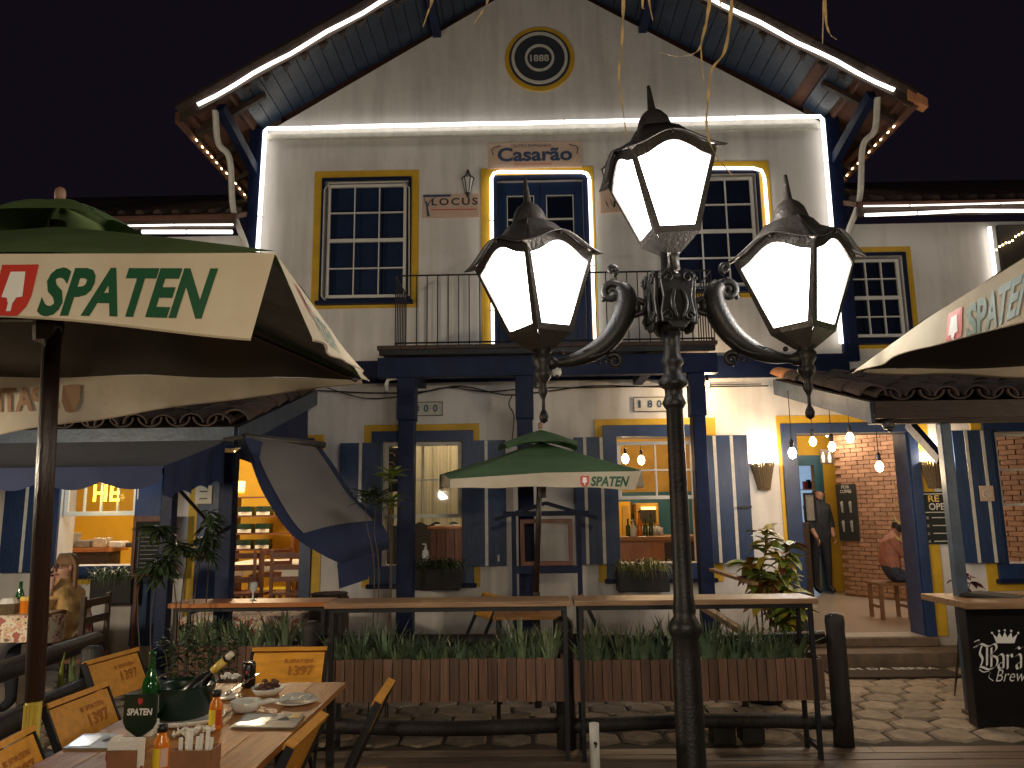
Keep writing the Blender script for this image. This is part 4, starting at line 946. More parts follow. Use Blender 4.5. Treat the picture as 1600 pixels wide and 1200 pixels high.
MB().poly([W(527,882,6.2),W(590,862,6.5),W(575,905,6.45),W(530,920,6.2)]).build('loose_flap','canvas_navy',rb)
def fn(u,v): return W(378+8*u+(30+70*v)*v*.5,678+v*60,6.1-.02*u)
b=MB(); b.poly([W(380,682,6.05),W(410,690,6.05),W(402,735,6.0),W(396,715,6.0)]); b.build('folded_corner','canvas_navy',rb)
# ============================================================ ROOMS BEHIND THE OPENINGS
def room(x0,x1,y1,m,label,zt=3.0,zf=FL):
    t=thing('room_shell',label,'room',((x0+x1)/2,(D+y1)/2,zf)); t['kind']='structure'
    for k in ('category','label'): 
        if k in t: del t[k]
    MB().bb(x0,D+.302,zf-.1,x1,y1,zf).build('floor','tilefloor',t); MB().bb(x0,D+.302,zt,x1,y1,zt+.05).build('ceiling','ceiling',t)
    for a in ((x0-.05,D+.302,x0,y1),(x1,D+.302,x1+.05,y1)): MB().bb(a[0],a[1],zf,a[2],a[3],zt).build('side_wall',m,t)
    MB().bb(x0-.05,y1,zf,x1+.05,y1+.05,zt).build('back_wall',m,t); return t
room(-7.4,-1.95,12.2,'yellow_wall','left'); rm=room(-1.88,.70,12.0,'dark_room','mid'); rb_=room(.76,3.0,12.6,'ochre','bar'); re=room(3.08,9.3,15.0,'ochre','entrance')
# brick wall, every brick a part
A_=Vector((W(1310,800,12.7).x,12.7,0)); B_=Vector((W(1610,800,10.0).x+.6,10.0-.35,0)); dv=(B_-A_); Lw=dv.length; dv.normalize(); nv=Vector((dv.y,-dv.x,0)); 
bw=thing('brick_wall','bare reddish brick wall seen through the entrance','wall',(A_.x,A_.y,FL)); 
if nv.y>0: nv=-nv
P=lambda s,z,o=0: A_+dv*s+Vector((0,0,z))+nv*o
MB().prism([P(0,FL,-.02),P(Lw,FL,-.02),P(Lw,FL,-.2),P(0,FL,-.2)],(0,0,2.76)).build('mortar_bed','mortar',bw)
Rb=Matrix((dv,-nv if False else Vector((-dv.y,dv.x,0)),Vector((0,0,1)))).transposed()
cnt=0; rest=MB(); z=FL+.04; row=0
while z<2.97:
    s=.0-(row%2)*.105
    while s<Lw:
        w=.205; 
        if s>=0 and s+w<Lw:
            c_=P(s+w/2,z+.03,-.012+rr.uniform(-.004,.006)); vis = (s<1.9 and z>1.0)
            if vis and cnt<295: piece('brick','brick',bw,c_,(w-.008,.05,.058),Rb); cnt+=1
            else: rest.box(c_,(w-.008,.05,.058),Rb)
        s+=w+.008
    z+=.067; row+=1
rest.build('brick_field','brick',bw,kind='stuff')
# return of the brick wall going away, and the far doorway
C_=A_+Vector((-.02,0,0)); MB().prism([(A_.x+.03,12.73,FL),(A_.x+.13,12.73,FL),(A_.x+1.15,14.95,FL),(A_.x+1.05,14.95,FL)],(0,0,2.75)).build('wall_return','mortar',bw)
fw=thing('inner_doorway','inner doorway with yellow wall above and teal frame at the back of the entrance hall','doorway',(5.3,13.4,FL)); 
x0=W(1240,770,13.4).x; x1=W(1306,770,13.4).x; q=fr(1251,727,1278,930,13.4)
MB().holed(x0-1.2,FL,x1+.05,2.95,[(q[0],FL,q[2],q[3])],13.4,.12).build('wall','yellow_wall',fw)
MB().holed(q[0]-.12,FL,q[2]+.15,q[3]+.17,[(q[0],FL-.1,q[2],q[3])],13.36,.04).build('frame','teal',fw)
MB().bb(q[0]-.4,14.6,FL,q[2]+.5,14.64,2.9).build('far_wall','back_room_glow',fw)  # wall glows by itself, in place of the light in the back room
bs=thing('bottle_shelf','small shelf with blue and red packets in the bright back room','shelf',W(1268,760,14.4)); p=W(1268,764,14.4); MB().bb(p.x-.18,14.3,p.z-.02,p.x+.15,14.5,p.z).build('board','white',bs)
for i in range(4): MB().bb(p.x-.15+i*.07,14.33,p.z,p.x-.1+i*.07,14.43,p.z+.14+.03*(i%2)).build('packet',('print_red','navy','print_red','teal')[i],bs)
# toilets sign, dark drinks board
q=fr(1290,702,1304,724,12.6); t=board('toilet_sign','brown toilet sign with two pale figures in the entrance hall','sign',fr(1281,702,1302,725,12.55),'darkwood',12.55,.01)
for i in (0,1):
    p=W(1286+10*i,714,12.54); MB().ball(p+Vector((0,0,.06)),.018,6).build('figure_head','stripe',t); MB().lathe([(.02,-.09),(.03,-.02),(.022,.04)],p,6,ry=.2).build('figure_body','stripe',t)
q0=fr(1304,756,1337,846,12.3); t=thing('drinks_board','dark vertical board with pictured drinks on the brick wall','board',W(1320,800,12.3))
ps=[P(s,z_,.03) for s,z_ in ((.02,q0[1]),(.37,q0[1]),(.37,q0[3]),(.02,q0[3]))]; MB().prism(ps,nv*.02).build('panel','chalk',t)
F=lambda a,c_: P(.02+a,q0[1]+c_,.054)
put_text('FOR',F,.11,.82,.14,.05,'lettering','stripe',t); put_text('COFFEE',F,.08,.75,.2,.05,'lettering','stripe',t)
for i in (0,1):
    for j in (0,1): MB().lathe([(.018,-.08),(.03,.03),(.035,.07),(.02,.1)],F(.1+.15*i,.22+.3*j),8,ry=.3).build('cup_picture','menu_grey',t)
# bunch of straw decoration by the door
t=thing('dried_palm','dried golden palm ornament hanging inside the right door jamb','ornament',W(1408,760,9.2))
for i in range(5):
    p=W(1412,742+i*26,9.15); 
    for s_ in (-1,1): MB().tube(catmull([p,p+Vector((s_*.05-.03,0,.05)),p+Vector((s_*.06-.05,0,.14))],4),[.018,.02,.02,.018,.014,.012,.008,.005,.002],6).build('frond','straw',t)
MB().tube([W(1412,735,9.15),W(1414,860,9.15)],.008,5).build('string','straw',t)
# pendant bulbs
def pendant(px,py,d,m,label,top,r=.045,pw=9,col=(1,.72,.42)):
    p=W(px,py,d); t=thing('pendant_bulb',label,'lamp',p,'bare hanging bulbs'); pt=W(top[0],top[1],d)
    MB().lathe([(.002,-r*1.3),(r*.7,-r),(r,-.0),(r*.85,r*.6),(r*.4,r*1.3)],p,12).build('bulb',m,t,True); MB().lathe([(.018,r*1.3),(.020,r*1.3+.06),(.008,r*1.3+.08)],p,8).build('socket','iron',t)
    MB().tube([p+Vector((0,0,r*1.3+.08)),Vector((p.x,d,pt.z))],.004,4).build('cord','cable',t)
    if pw: plight('bulb_light',p+Vector((0,-.0,-r*1.9)),pw,col,.03)
pendant(1238,708,7.3,'bulb_white','cool white hanging bulb at the left jamb of the entrance',(1235,610),.04,16,(.8,.88,1)); pendant(1270,690,7.9,'bulb_warm','hanging bulb in the entrance, second from the left',(1268,625),.036,9)
pendant(1300,698,7.5,'bulb_warm','lower middle hanging bulb in the entrance',(1297,630),.036,11); pendant(1328,684,7.8,'bulb_warm','highest hanging bulb in the entrance',(1326,636),.04,11); pendant(1374,729,7.0,'bulb_warm','lowest and nearest hanging bulb in the entrance',(1371,668),.036,17)
pendant(1292,679,10.2,'bulb_white','tiny round white lamp deep in the entrance hall',(1292,655),.022,8)
pendant(977,717,10.3,'bulb_warm','left hanging bulb behind the bar window',(977,692),.05,7); pendant(1002,719,10.6,'bulb_warm','right hanging bulb behind the bar window',(1002,692),.05,7)
pendant(1105,600,8.3,'sconce_glow','small warm lamp under the right end of the balcony beam',(1103,590),.025,26)
plight('added_hall_light',(5.2,11.0,2.7),55,(1,.84,.66),.2); plight('added_hall_light',(7.2,9.9,2.6),16,(1,.84,.66),.2); plight('added_bar_light',(1.9,11.2,2.75),75,(1,.72,.4),.15)  # lights without fixtures, added to brighten the hall and the bar
plight('added_dining_light',(-3.6,10.4,2.7),90,(1,.78,.5),.15); plight('added_dining_light',(-5.6,10.2,2.7),80,(1,.82,.6),.15); plight('added_curtain_light',(-.9,10.0,2.6),70,(1,.84,.6),.035)  # lights without fixtures, added to brighten the dining room and the curtain
plight('added_inner_hall_light',(4.9,12.3,2.7),30,(1,.80,.58),.15)  # light without a fixture, added because the inner doorway was dark
rd=thing('hall_desk','dark desk with a framed screen beside the standing man','desk',W(1262,850,12.6)); q=fr(1256,816,1268,922,12.6); MB().bb(q[0],12.6,FL,q[2],13.2,q[3]).build('body','darkwood',rd,bevel=.01)
q=fr(1257,770,1276,816,12.65); ring('screen_frame',q,grow(q,-.03,-.03,-.03,-.03),'bar_black',12.65,.04,rd); MB().bb(q[0]+.031,12.67,q[1]+.031,q[2]-.031,12.68,q[3]-.031).build('screen','menu_grey',rd)
# assumed tube light, unseen, added for the cool light on the left wall
tl=thing('assumed_tube_light','assumed cool white tube light added out of sight under the left porch roof','tube light',(-4.6,8.45,2.45)); MB().tube([(-5.1,8.45,2.45),(-4.1,8.45,2.45)],.016,8).build('tube','bulb_white',tl); MB().bb(-5.15,8.43,2.47,-4.05,8.5,2.52).build('fixture','white',tl)
plight('assumed_tube_glow',(-4.6,8.2,2.35),14,(.80,.88,1),.08)  # cool light of the assumed tube
# --- bar behind the middle window
t=thing('bar_counter','orange wooden bar counter behind the middle window','counter',(1.9,10,FL)); q=fr(962,838,1034,882,10.0); MB().bb(q[0]-.3,10.0,FL,q[2]+.5,10.5,q[3]-.06).build('front','counter',t); MB().bb(q[0]-.34,9.92,q[3]-.06,q[2]+.6,10.6,q[3]).build('top','tablewood',t,bevel=.01); zc_=q[3]
MB().bb(q[0]+.62,9.97,FL+.1,q[2]+.52,9.995,q[3]-.08).build('dark_panel','darkwood',t)
MB().bb(.80,12.45,FL,2.98,12.58,1.9).build('teal_wall_panel','teal',rb_)
t=thing('espresso_machine','lit coffee machine and cup rack at the back of the bar','coffee machine',W(1005,800,12.0)); q=fr(992,786,1028,822,12.0); MB().bb(q[0],11.9,q[1],q[2],12.3,q[3]).build('body','ochre',t,bevel=.02); MB().bb(q[0]+.06,11.88,q[1]+.05,q[2]-.05,11.899,q[3]-.08).build('opening','dark_room',t); MB().bb(q[0]+.08,11.86,q[3]-.1,q[0]+.3,11.878,q[3]-.06).build('light_bar','shade_lit',t)
t=thing('bar_cabinet','yellow cabinet at the back left of the bar','cabinet',W(975,800,12.2)); q=fr(966,784,984,822,12.2); MB().bb(q[0],12.1,FL,q[2],12.3,q[3]).build('body','yellow_wall',t); MB().bb(q[0]+.05,12.08,.9,q[2]-.04,12.099,q[3]-.06).build('door','ochre',t)
for i in range(9):
    p=W(996+i*4.5,822-(i%3)*3,10.3+.05*(i%2)); p.z=zc_; t=thing('drinking_glass','small upturned drinking glass standing in the row on the bar counter','glass',p,'glasses on the bar'); b=MB(); b.lathe([(.03,0),(.032,.10+.02*(i%2)),(.028,.1+.02*(i%2)),(.026,.01)],p,8); b.build('bowl','tissue',t,True)
def gel(px,py,d,z,lab):
    p=W(px,py,d); p.z=z; t=thing('sanitizer_bottle',lab,'bottle',p,'hand sanitizer bottles'); MB().lathe([(.036,0),(.038,.01),(.038,.12),(.015,.15),(.015,.17)],p,12).build('body','tissue',t,True); MB().tube([p+Vector((0,0,.17)),p+Vector((0,0,.20)),p+Vector((-.035,0,.20))],.008,6).build('pump','white',t)
gel(665,885,D-.03,op['W4'][1]+.035,'clear pump bottle on the sill of the curtained window'); gel(990,846,9.95,zc_,'clear pump bottle standing on the bar counter')
for i in range(5):
    p=W(982+i*9,842,10.15); p.z=zc_; t=thing('bottle',('dark bottle on the bar counter, nearest the window frame','dark bottle on the bar counter beside the pump bottle','short amber bottle in the middle of the bar counter','tall dark bottle in the middle of the bar counter','dark bottle on the bar counter by the lamp post')[i],'bottle',p,'bottles on the bar counter'); h=.2+.05*(i%3)
    MB().lathe([(.03,0),(.032,.01),(.032,h*.6),(.012,h*.75),(.012,h)],p,10).build('glass_body','bottle_green' if i!=2 else 'sauce_orange',t,True); MB().lathe([(.014,h),(.014,h+.02)],p,8).build('cap','iron',t)
# --- curtained window
q=fr(624,694,722,818,9.25); t=thing('window_curtain','cream pleated curtain hanging behind the window left of the umbrella','curtain',((q[0]+q[2])/2,9.25,q[1]))
MB().grid(lambda u,v:Vector((q[0]-.1+(q[2]-q[0]+.2)*u,9.25+.03*sin(u*46)+.01*sin(u*97),q[3]+.1-(q[3]-q[1]+.1+.02*sin(u*30))*v)),120,4).build('cloth','curtain',t,True)
q=fr(672,826,722,886,9.6); t=thing('reception_desk','reddish wooden desk behind the curtained window','desk',((q[0]+q[2])/2,9.6,FL)); MB().bb(q[0],9.6,FL,q[2]+.4,10.1,q[3]).build('body','cabinet',t,bevel=.005); MB().bb(q[0]-.03,9.57,q[3],q[2]+.43,10.12,q[3]+.025).build('top','counter',t)
for i in range(5): piece('panel_groove','darkwood',t,(q[0]+.08+i*.11,9.598,(q[1]+q[3])/2),(.008,.006,q[3]-q[1]-.05))
t=thing('paper_stack','pale papers and a tissue box on the reception desk','papers',W(690,822,9.7)); MB().bb(q[0]+.05,9.63,q[3]+.026,q[0]+.38,9.85,q[3]+.05).build('sheets','white',t); MB().bb(q[0]+.12,9.7,q[3]+.052,q[0]+.27,9.82,q[3]+.12).build('box','teal',t)
q=fr(600,700,621,768,9.2); t=board('picture','dark framed picture inside the left edge of the curtained window','picture',q,'print_dark',9.2,.02)
for i in range(4): MB().tube([((q[0]+q[2])/2+.05*cos(a/3*pi),9.19,q[3]-.1-i*.11+.045*sin(a/3*pi)) for a in range(4)],.006,4).build('line','sign_pink',t)
q=fr(600,772,620,812,9.3); t=board('yellow_panel','yellow panel below the picture inside the window','panel',q,'yellow_wall',9.3,.02)
# --- dining room at the left
def shelf():
    q=fr(366,776,440,865,11.6); t=thing('wooden_shelf','dark wooden shelf against the yellow wall with green and white boxes','shelf',((q[0]+q[2])/2,11.6,FL))
    for x in (q[0],q[2]+.2): MB().bb(x-.02,11.5,FL,x+.02,11.8,q[3]).build('side','cabinet',t)
    zs=[]
    for py in (776,806,833,858): z=W(400,py,11.6).z; MB().bb(q[0]+.021,11.5,z-.02,q[2]+.179,11.8,z).build('shelf_board','cabinet',t); zs.append(z)
    for r_ in range(3):
        for c_ in range(2):
            x=q[0]+.18+c_*.27; z=zs[r_+1]; o=thing('drink_crate','%s box on the %s shelf against the yellow wall'%(('green and white left','green and white right')[c_],('top','middle','bottom')[r_]),'box',(x,11.55,z),'boxes on the shelf')
            MB().bb(x-.11,11.53,z+.001,x+.11,11.68,z+.14).build('carton','bucket_green',o,bevel=.006); MB().bb(x-.10,11.524,z+.01,x+.10,11.529,z+.06).build('label_band','print_white',o); MB().lathe([(.05,-.002),(.05,.002)],(x,11.522,z+.07),10).build('emblem','print_dark',o)
    return t
shelf()
p=W(371,760,10.8); t=thing('pendant_lamp','small glowing yellow drum lamp in the dining room','lamp',p); MB().lathe([(.10,-.07),(.10,.07),(.095,.07),(.095,-.07)],p,16).build('lamp_shade','shade_lit',t,True); MB().tube([p+Vector((0,0,.05)),Vector((p.x,10.8,2.99))],.004,4).build('cord','cable',t)
for k in range(12): a=k*pi/6; MB().ball(p+Vector((.09*cos(a),.09*sin(a),-.085)),.012,6).build('bead','gold',t)
plight('lampshade_light',p+Vector((0,-.15,-.12)),6,(1,.7,.35),.05)
p=W(363,700,9.2); t=thing('ceiling_bulb','bright bare bulb above the dining room doorway','lamp',p); MB().ball(p,(.035,.035,.085),10).build('bulb','bulb_warm',t,True); MB().lathe([(.02,.085),(.02,.14)],p,8).build('socket','iron',t)
def dtable(x,y,w,d_,z,m,label,clothdrop=.12):
    t=thing('dining_table',label,'table',(x,y,FL)); 
    for sx1 in (-1,1):
        for sy1 in (-1,1): piece('leg','cabinet',t,(x+sx1*(w/2-.05),y+sy1*(d_/2-.05),(z+FL)/2-.02),(.05,.05,z-FL-.03))
    MB().bb(x-w/2,y-d_/2,z-.03,x+w/2,y+d_/2,z).build('tabletop','cabinet',t)
    c=thing('tablecloth','%s on the %s'%('white cloth' if m=='print_white' else 'flowered cloth',label.split(' in ')[0]),'tablecloth',(x,y,z))
    def fn(u,v):
        px=(u-.5)*(w+2*clothdrop); py=(v-.5)*(d_+2*clothdrop); dx=max(0,abs(px)-w/2); dy=max(0,abs(py)-d_/2)
        return Vector((x+max(-w/2-.008-dx*.1,min(w/2+.008+dx*.1,px)),y+max(-d_/2-.008-dy*.1,min(d_/2+.008+dy*.1,py)),z+.006-max(dx,dy)*1.0+.006*sin(u*25)*(dx+dy>0)))
    MB().grid(fn,24,24).build('cloth',m,c,True); return t
dtable(W(352,870,9.9).x,10.0,.62,.7,FL+.76,'print_white','small dining table with a white cloth in the left part of the dining room'); dtable(W(430,858,10.7).x,10.7,.95,.7,FL+.76,'print_white','longer dining table with a white cloth in the middle of the dining room'); dtable(W(466,872,9.7).x+.15,9.8,.5,.7,FL+.76,'print_white','dining table with a white cloth in the right part of the dining room')
def wchair(x,y,rot,label,m='cabinet',seat='cabinet'):
    t=thing('wooden_chair',label,'chair',(0,0,0),'wooden dining chairs')
    for sx1 in (-1,1):
        piece('leg',m,t,(sx1*.19,-.18,.22),(.035,.035,.44)); piece('leg',m,t,(sx1*.19,.18,.48),(.035,.035,.96))
    piece('seat',seat,t,(0,0,.45),(.42,.40,.03)); 
    for z in (.62,.76,.90): piece('back_slat',m,t,(0,.185,z),(.36,.018,.06))
    for sx1 in (-1,1): piece('stretcher',m,t,(sx1*.19,0,.2),(.02,.34,.02))
    t.location=(x,y,FL if y>D else 0); t.rotation_euler=(0,0,rot); return t
wchair(W(376,880,9.5).x,9.5,pi+.2,'wooden chair with its back to the doorway, left of two'); wchair(W(396,880,9.6).x,9.62,pi-.1,'wooden chair with its back to the doorway, right of two'); wchair(W(430,890,10.0).x,10.0,.3,'wooden chair with a bright yellow seat in the dining room',seat='label_yellow'); wchair(W(456,890,9.6).x,9.6,pi,'wooden chair at the right jamb of the dining room doorway')
t=thing('buffet_shelf','low wooden buffet under the left window of the yellow room','shelf',W(140,850,10.4)); q=fr(92,852,183,858,10.4); MB().bb(q[0],10.2,q[1]-.03,q[2],10.7,q[1]+.02).build('top','counter',t); MB().bb(q[0]+.1,10.25,FL,q[0]+.16,10.65,q[1]-.03).build('leg','cabinet',t); MB().bb(q[2]-.45,10.25,q[1]-.42,q[2]-.05,10.6,q[1]-.03).build('drawer','darkwood',t); MB().bb(q[2]-.10,10.25,FL,q[2]-.04,10.65,q[1]-.42).build('leg','cabinet',t)
zt_=q[1]+.02
for i in range(5):
    x=q[0]+.15+i*.22; o=thing('wrapped_parcel','%s packet on the low buffet in the yellow room'%('first','second','third','fourth','fifth')[i] if False else ('tall pale packet at the left end of the buffet','flat grey packet on the buffet','crumpled bag in the middle of the buffet','flat white packet on the buffet','small dark packet at the right end of the buffet')[i],'packet',(x,10.4,zt_)); h=(.2,.1,.13,.08,.06)[i]
    MB().bb(x-.09,10.3,zt_+.001,x+.09,10.5,zt_+h).build('wrapping',('menu_grey','menu_grey','foil','white','darkwood')[i],o,bevel=.015)
# stickers and HE neon in the transom
q=fr(96,758,210,797,D+.04); stg=thing('window_stickers','colourful round stickers on the transom window above the yellow room','stickers',((q[0]+q[2])/2,D+.04,q[1])); z0_=W(150,806,D).z
rs=random.Random(5); 
for i in range(16):
    x=q[0]+.05+rs.random()*(q[2]-q[0]-.1); z=W(150,762+rs.random()*32,D).z; r=.03+.02*rs.random()
    MB().lathe([(r,-.0),(r*.9,.002)],(0,0,0),10).build('sticker',rs.choice(['gold','print_blue','print_red','sign_pink','print_green','print_dark','print_white']),stg).matrix_local=Matrix.Translation(Vector((x,D+.025,z))-Vector(stg.location))@Matrix.Rotation(pi/2,4,'X')
p=W(151,784,D+.08); t=thing('neon_sign','glowing yellow HE neon letters in the left transom window','neon sign',p)
put_text('HE',flat_fn((p.x,D+.0,p.z),X,Z),0,0,.30,.19,'lettering','neon_yellow',t,off=.015); plight('neon_light',p+Vector((.15,-.25,.05)),2.2,(1,.8,.15),.05)

# ============================================================ KIOSK BOARD WITH LITTLE GABLE
y=7.35; q=fr(803,806,905,884,y); ks=thing('menu_stand','blue gabled notice stand with a framed board under the small umbrella','notice stand',((q[0]+q[2])/2,y,0)); xm=(q[0]+q[2])/2; zt_=W(850,786,y).z
for x in (q[0],q[2]): MB().bb(x-.022,y,-.02,x+.022,y+.045,q[3]).build('post','navy',ks)
MB().bb(q[0]-.1,y-.01,q[3]-.002,q[2]+.1,y+.05,q[3]+.045).build('crossbar','navy',ks)
for sg in (-1,1):
    xe=xm+sg*(q[2]-q[0]+.36)/2; MB().bar((xm,y+.02,zt_),(xe,y+.02,q[3]-.03),.10,.035).build('gable_board','navy',ks)
MB().prism([(q[0]+.08,y+.01,q[3]+.046),(q[2]-.08,y+.01,q[3]+.046),(xm,y+.01,zt_-.03)],(0,.02,0)).build('gable_panel','stripe',ks)
q2_=(q[0]+.06,q[1],q[2]-.06,q[3]-.03); ring('board_frame',q2_,grow(q2_,-.04,-.04,-.04,-.04),'cabinet',y-.005,.045,ks); MB().bb(q2_[0]+.041,y+.012,q2_[1]+.041,q2_[2]-.041,y+.016,q2_[3]-.041).build('glass_panel','glass',ks)
MB().bb(q[0]+.023,y,q[1]-.07,q[2]-.023,y+.04,q[1]-.002).build('lower_rail','navy',ks)

# ============================================================ BAR TABLES WITH SLATTED PLANTERS
def bartable(x0,x1,yf,dtop,ztop,px0,px1,pz0,pz1,label,pm='slat',n=None,tm='benchtop',legs=True):
    t=thing('bar_table',label,'bar table',((x0+x1)/2,yf,0),'standing bar tables with planters')
    MB().bb(x0,yf,ztop-.035,x1,yf+dtop*.485,ztop).build('top_plank',tm,t,bevel=.004); MB().bb(x0+.004,yf+dtop*.5,ztop-.035,x1-.004,yf+dtop,ztop-.001).build('top_plank',tm,t,bevel=.004)
    for y_ in (yf+.035,yf+dtop-.06): MB().bb(x0+.03,y_,ztop-.066,x1-.03,y_+.028,ztop-.037).build('frame_rail','iron',t)
    if legs:
        for x in (x0+.03,x1-.058):
            for y_ in (yf+.035,yf+dtop-.06): MB().bb(x,y_,-.01,x+.028,y_+.028,ztop-.067).build('leg','iron',t)
            MB().bb(x,yf+.064,.05,x+.028,yf+dtop-.061,.078).build('foot_rail','iron',t)
    p=thing('planter_box','slatted reddish wood planter %s'%label.split('|')[-1] if '|' in label else 'slatted wood planter','planter',((px0+px1)/2,yf+.1,pz0),'slatted planters'); t['label']=label.split('|')[0].strip(); p['label']='slatted reddish wood planter '+label.split('|')[1].strip()
    yp=yf+.028+.04; dp=.28; w=.062; n=int((px1-px0)/w)
    for i in range(n):
        x=px0+(px1-px0)*(i+.5)/n; piece('slat',pm,p,(x,yp-.01+rr.uniform(-.003,.003),(pz0+pz1)/2+rr.uniform(-.004,.004)),((px1-px0)/n-.006,.018,pz1-pz0))
    for x in (px0+.01,px1-.01):
        for j in range(4): piece('slat',pm,p,(x,yp+.04+j*.068,(pz0+pz1)/2),(.018,.060,pz1-pz0))
    MB().bb(px0+.02,yp+.002,pz0+.01,px1-.02,yp+dp,pz1-.05).build('soil_box','planter_dark',p)
    return t,p,yp
BY=5.3; sc_=BY/5.0
xa=W(897,937,BY).x; xb=W(1279,937,BY).x; zt=W(1080,937,BY).z
bartable(xa,xb,BY,.34,zt,W(897,1060,BY).x,W(1294,1060,BY).x,W(1000,1096,BY+.06).z,W(1000,1031,BY+.06).z,'long standing bar table right of the middle fence post | under the right bar table')
xa2=W(506,940,BY).x; xb2=W(893,938,BY).x
bartable(xa2,xb2,BY+.01,.34,zt,W(505,1060,BY).x,W(883,1060,BY).x,W(700,1097,BY+.06).z,W(700,1030,BY+.06).z,'long standing bar table left of the middle fence post | under the left bar table')
YB3=6.0; xa3=W(262,944,YB3).x; xb3=W(512,940,YB3).x; z3=W(400,942,YB3).z
bartable(xa3,xb3,YB3,.34,z3,W(262,1020,YB3).x,W(500,1020,YB3).x,W(380,1095,YB3).z,W(380,1012,YB3).z,'darker standing bar table behind the dining table at the left | under the dark bar table at the left',tm='counter')
# little glass left on the dark bar table, little feet below planter
p=W(395,938,YB3+.15); p.z=z3; t=thing('drinking_glass','small clear glass standing on the dark bar table at the left','glass',p); MB().lathe([(.012,0),(.026,.005),(.006,.02),(.006,.06),(.03,.09),(.03,.14),(.026,.14),(.004,.07)],p,10).build('bowl','tissue',t,True)
for px,lab in ((1130,'dark block foot under the right planter, left of two'),(1175,'dark block foot under the right planter, right of two')):
    p=W(px,1112,5.75); t=thing('wood_block',lab,'block',(p.x,5.8,0)); MB().bb(p.x-.08,5.74,-.02,p.x+.08,5.9,.17).build('block','post_wood',t,bevel=.01)
    MB().bb(p.x-.09,5.73,.17,p.x+.09,5.91,.19).build('cap','darkwood',t)
# ============================================================ POLE FENCE
fen=thing('log_fence','dark weathered log fence along the edge of the deck','fence',(0.3,5.6,0)); FY=5.62
for px,top in ((1308,962),(885,968),(492,975)):
    d_=FY; pt=W(px,top,d_); r=.066; b=MB(); P_=[Vector((W(px+1,1185,d_).x,d_,-.02))]
    b.lathe([(r*1.05,-.02),(r*1.02,.3),(r,.7),(r*.96,pt.z-.10),(r*1.03,pt.z-.04),(r*.95,pt.z),(r*.5,pt.z+.02)],(pt.x-.02,d_,0),14,.04); b.build('post','post_wood',fen,True)
def log(pts,r,n='rail'): 
    MB().tube(catmull(pts,4),r,10).build(n,'post_wood',fen,True)
x1_=W(1300,1130,FY).x; x2_=W(890,1130,FY).x; x3_=W(495,1130,FY).x; zl=W(1000,1131,FY).z; zu=W(1000,1000,FY).z
log([(x1_,FY,zl),((x1_+x2_)/2+.1,FY+.0,zl+.02),(x2_,FY,zl-.01)],.048); log([(x2_,FY,zl),((x3_+x2_)/2,FY,zl-.02),(x3_,FY,zl+.01)],.05)
log([(x1_,FY+.03,zu),((x1_+x2_)/2,FY+.03,zu-.02),(x2_,FY+.03,zu)],.045); log([(x2_,FY+.03,zu),(x3_,FY+.03,zu+.01)],.045)
f2=thing('log_fence','dark log fence rail running back beside the left chairs','fence',(-2.9,4.6,0))
for (px,py,d_),(qx,qy,e_) in (((-30,1150,3.7),(142,1068,5.2)),((-30,1060,4.4),(150,1000,6.0))): MB().tube([W(px,py,d_),W(qx,qy,e_)],.06,10).build('rail','post_wood',f2,True)
for px,d_,top in ((143,5.25,.75),(-22,4.1,.8)): x=W(px,1040,d_).x; MB().lathe([(.07,-.02),(.066,top),(.03,top+.02)],(x,d_,0),12).build('post','post_wood',f2,True)
# ============================================================ COUNTER WITH BARAO SIGN
q=fr(1512,948,1680,1112,6.05); BX0=W(1513,1000,6.05).x; zc2=W(1560,950,6.05).z
ct=thing('beer_counter','black beer counter with a wooden top and a crowned white brand emblem','counter',(BX0+.6,6.05,0)); MB().bb(BX0,6.05,.0,BX0+1.5,6.16,zc2-.003).build('front_box','bar_black',ct,bevel=.004)
MB().bb(BX0-.02,5.98,zc2,BX0+1.6,6.24,zc2+.05).build('top_plank','benchtop',ct,bevel=.004); MB().bb(BX0-.02,6.245,zc2,BX0+1.6,6.66,zc2+.049).build('top_plank','benchtop',ct,bevel=.004)
F=flat_fn((BX0,6.045,0),X,Z)
def pen(pts,w=.018,ang=40,nm='letter_stroke',m='print_white'):
    dx=cos(radians(ang))*w/2; dz=sin(radians(ang))*w/2; b=MB(); P_=catmull([(p[0],0,p[1]) for p in pts],4) if len(pts)>2 else [Vector((p[0],0,p[1])) for p in pts]
    for i in range(len(P_)-1):
        a,c=P_[i],P_[i+1]; b.poly([F(a.x-dx,a.z-dz),F(a.x+dx,a.z+dz),F(c.x+dx,c.z+dz),F(c.x-dx,c.z-dz)])
    b.build(nm,m,ct)
g=lambda px,py:(W(px,py,6.045).x-BX0,W(px,py,6.045).z)
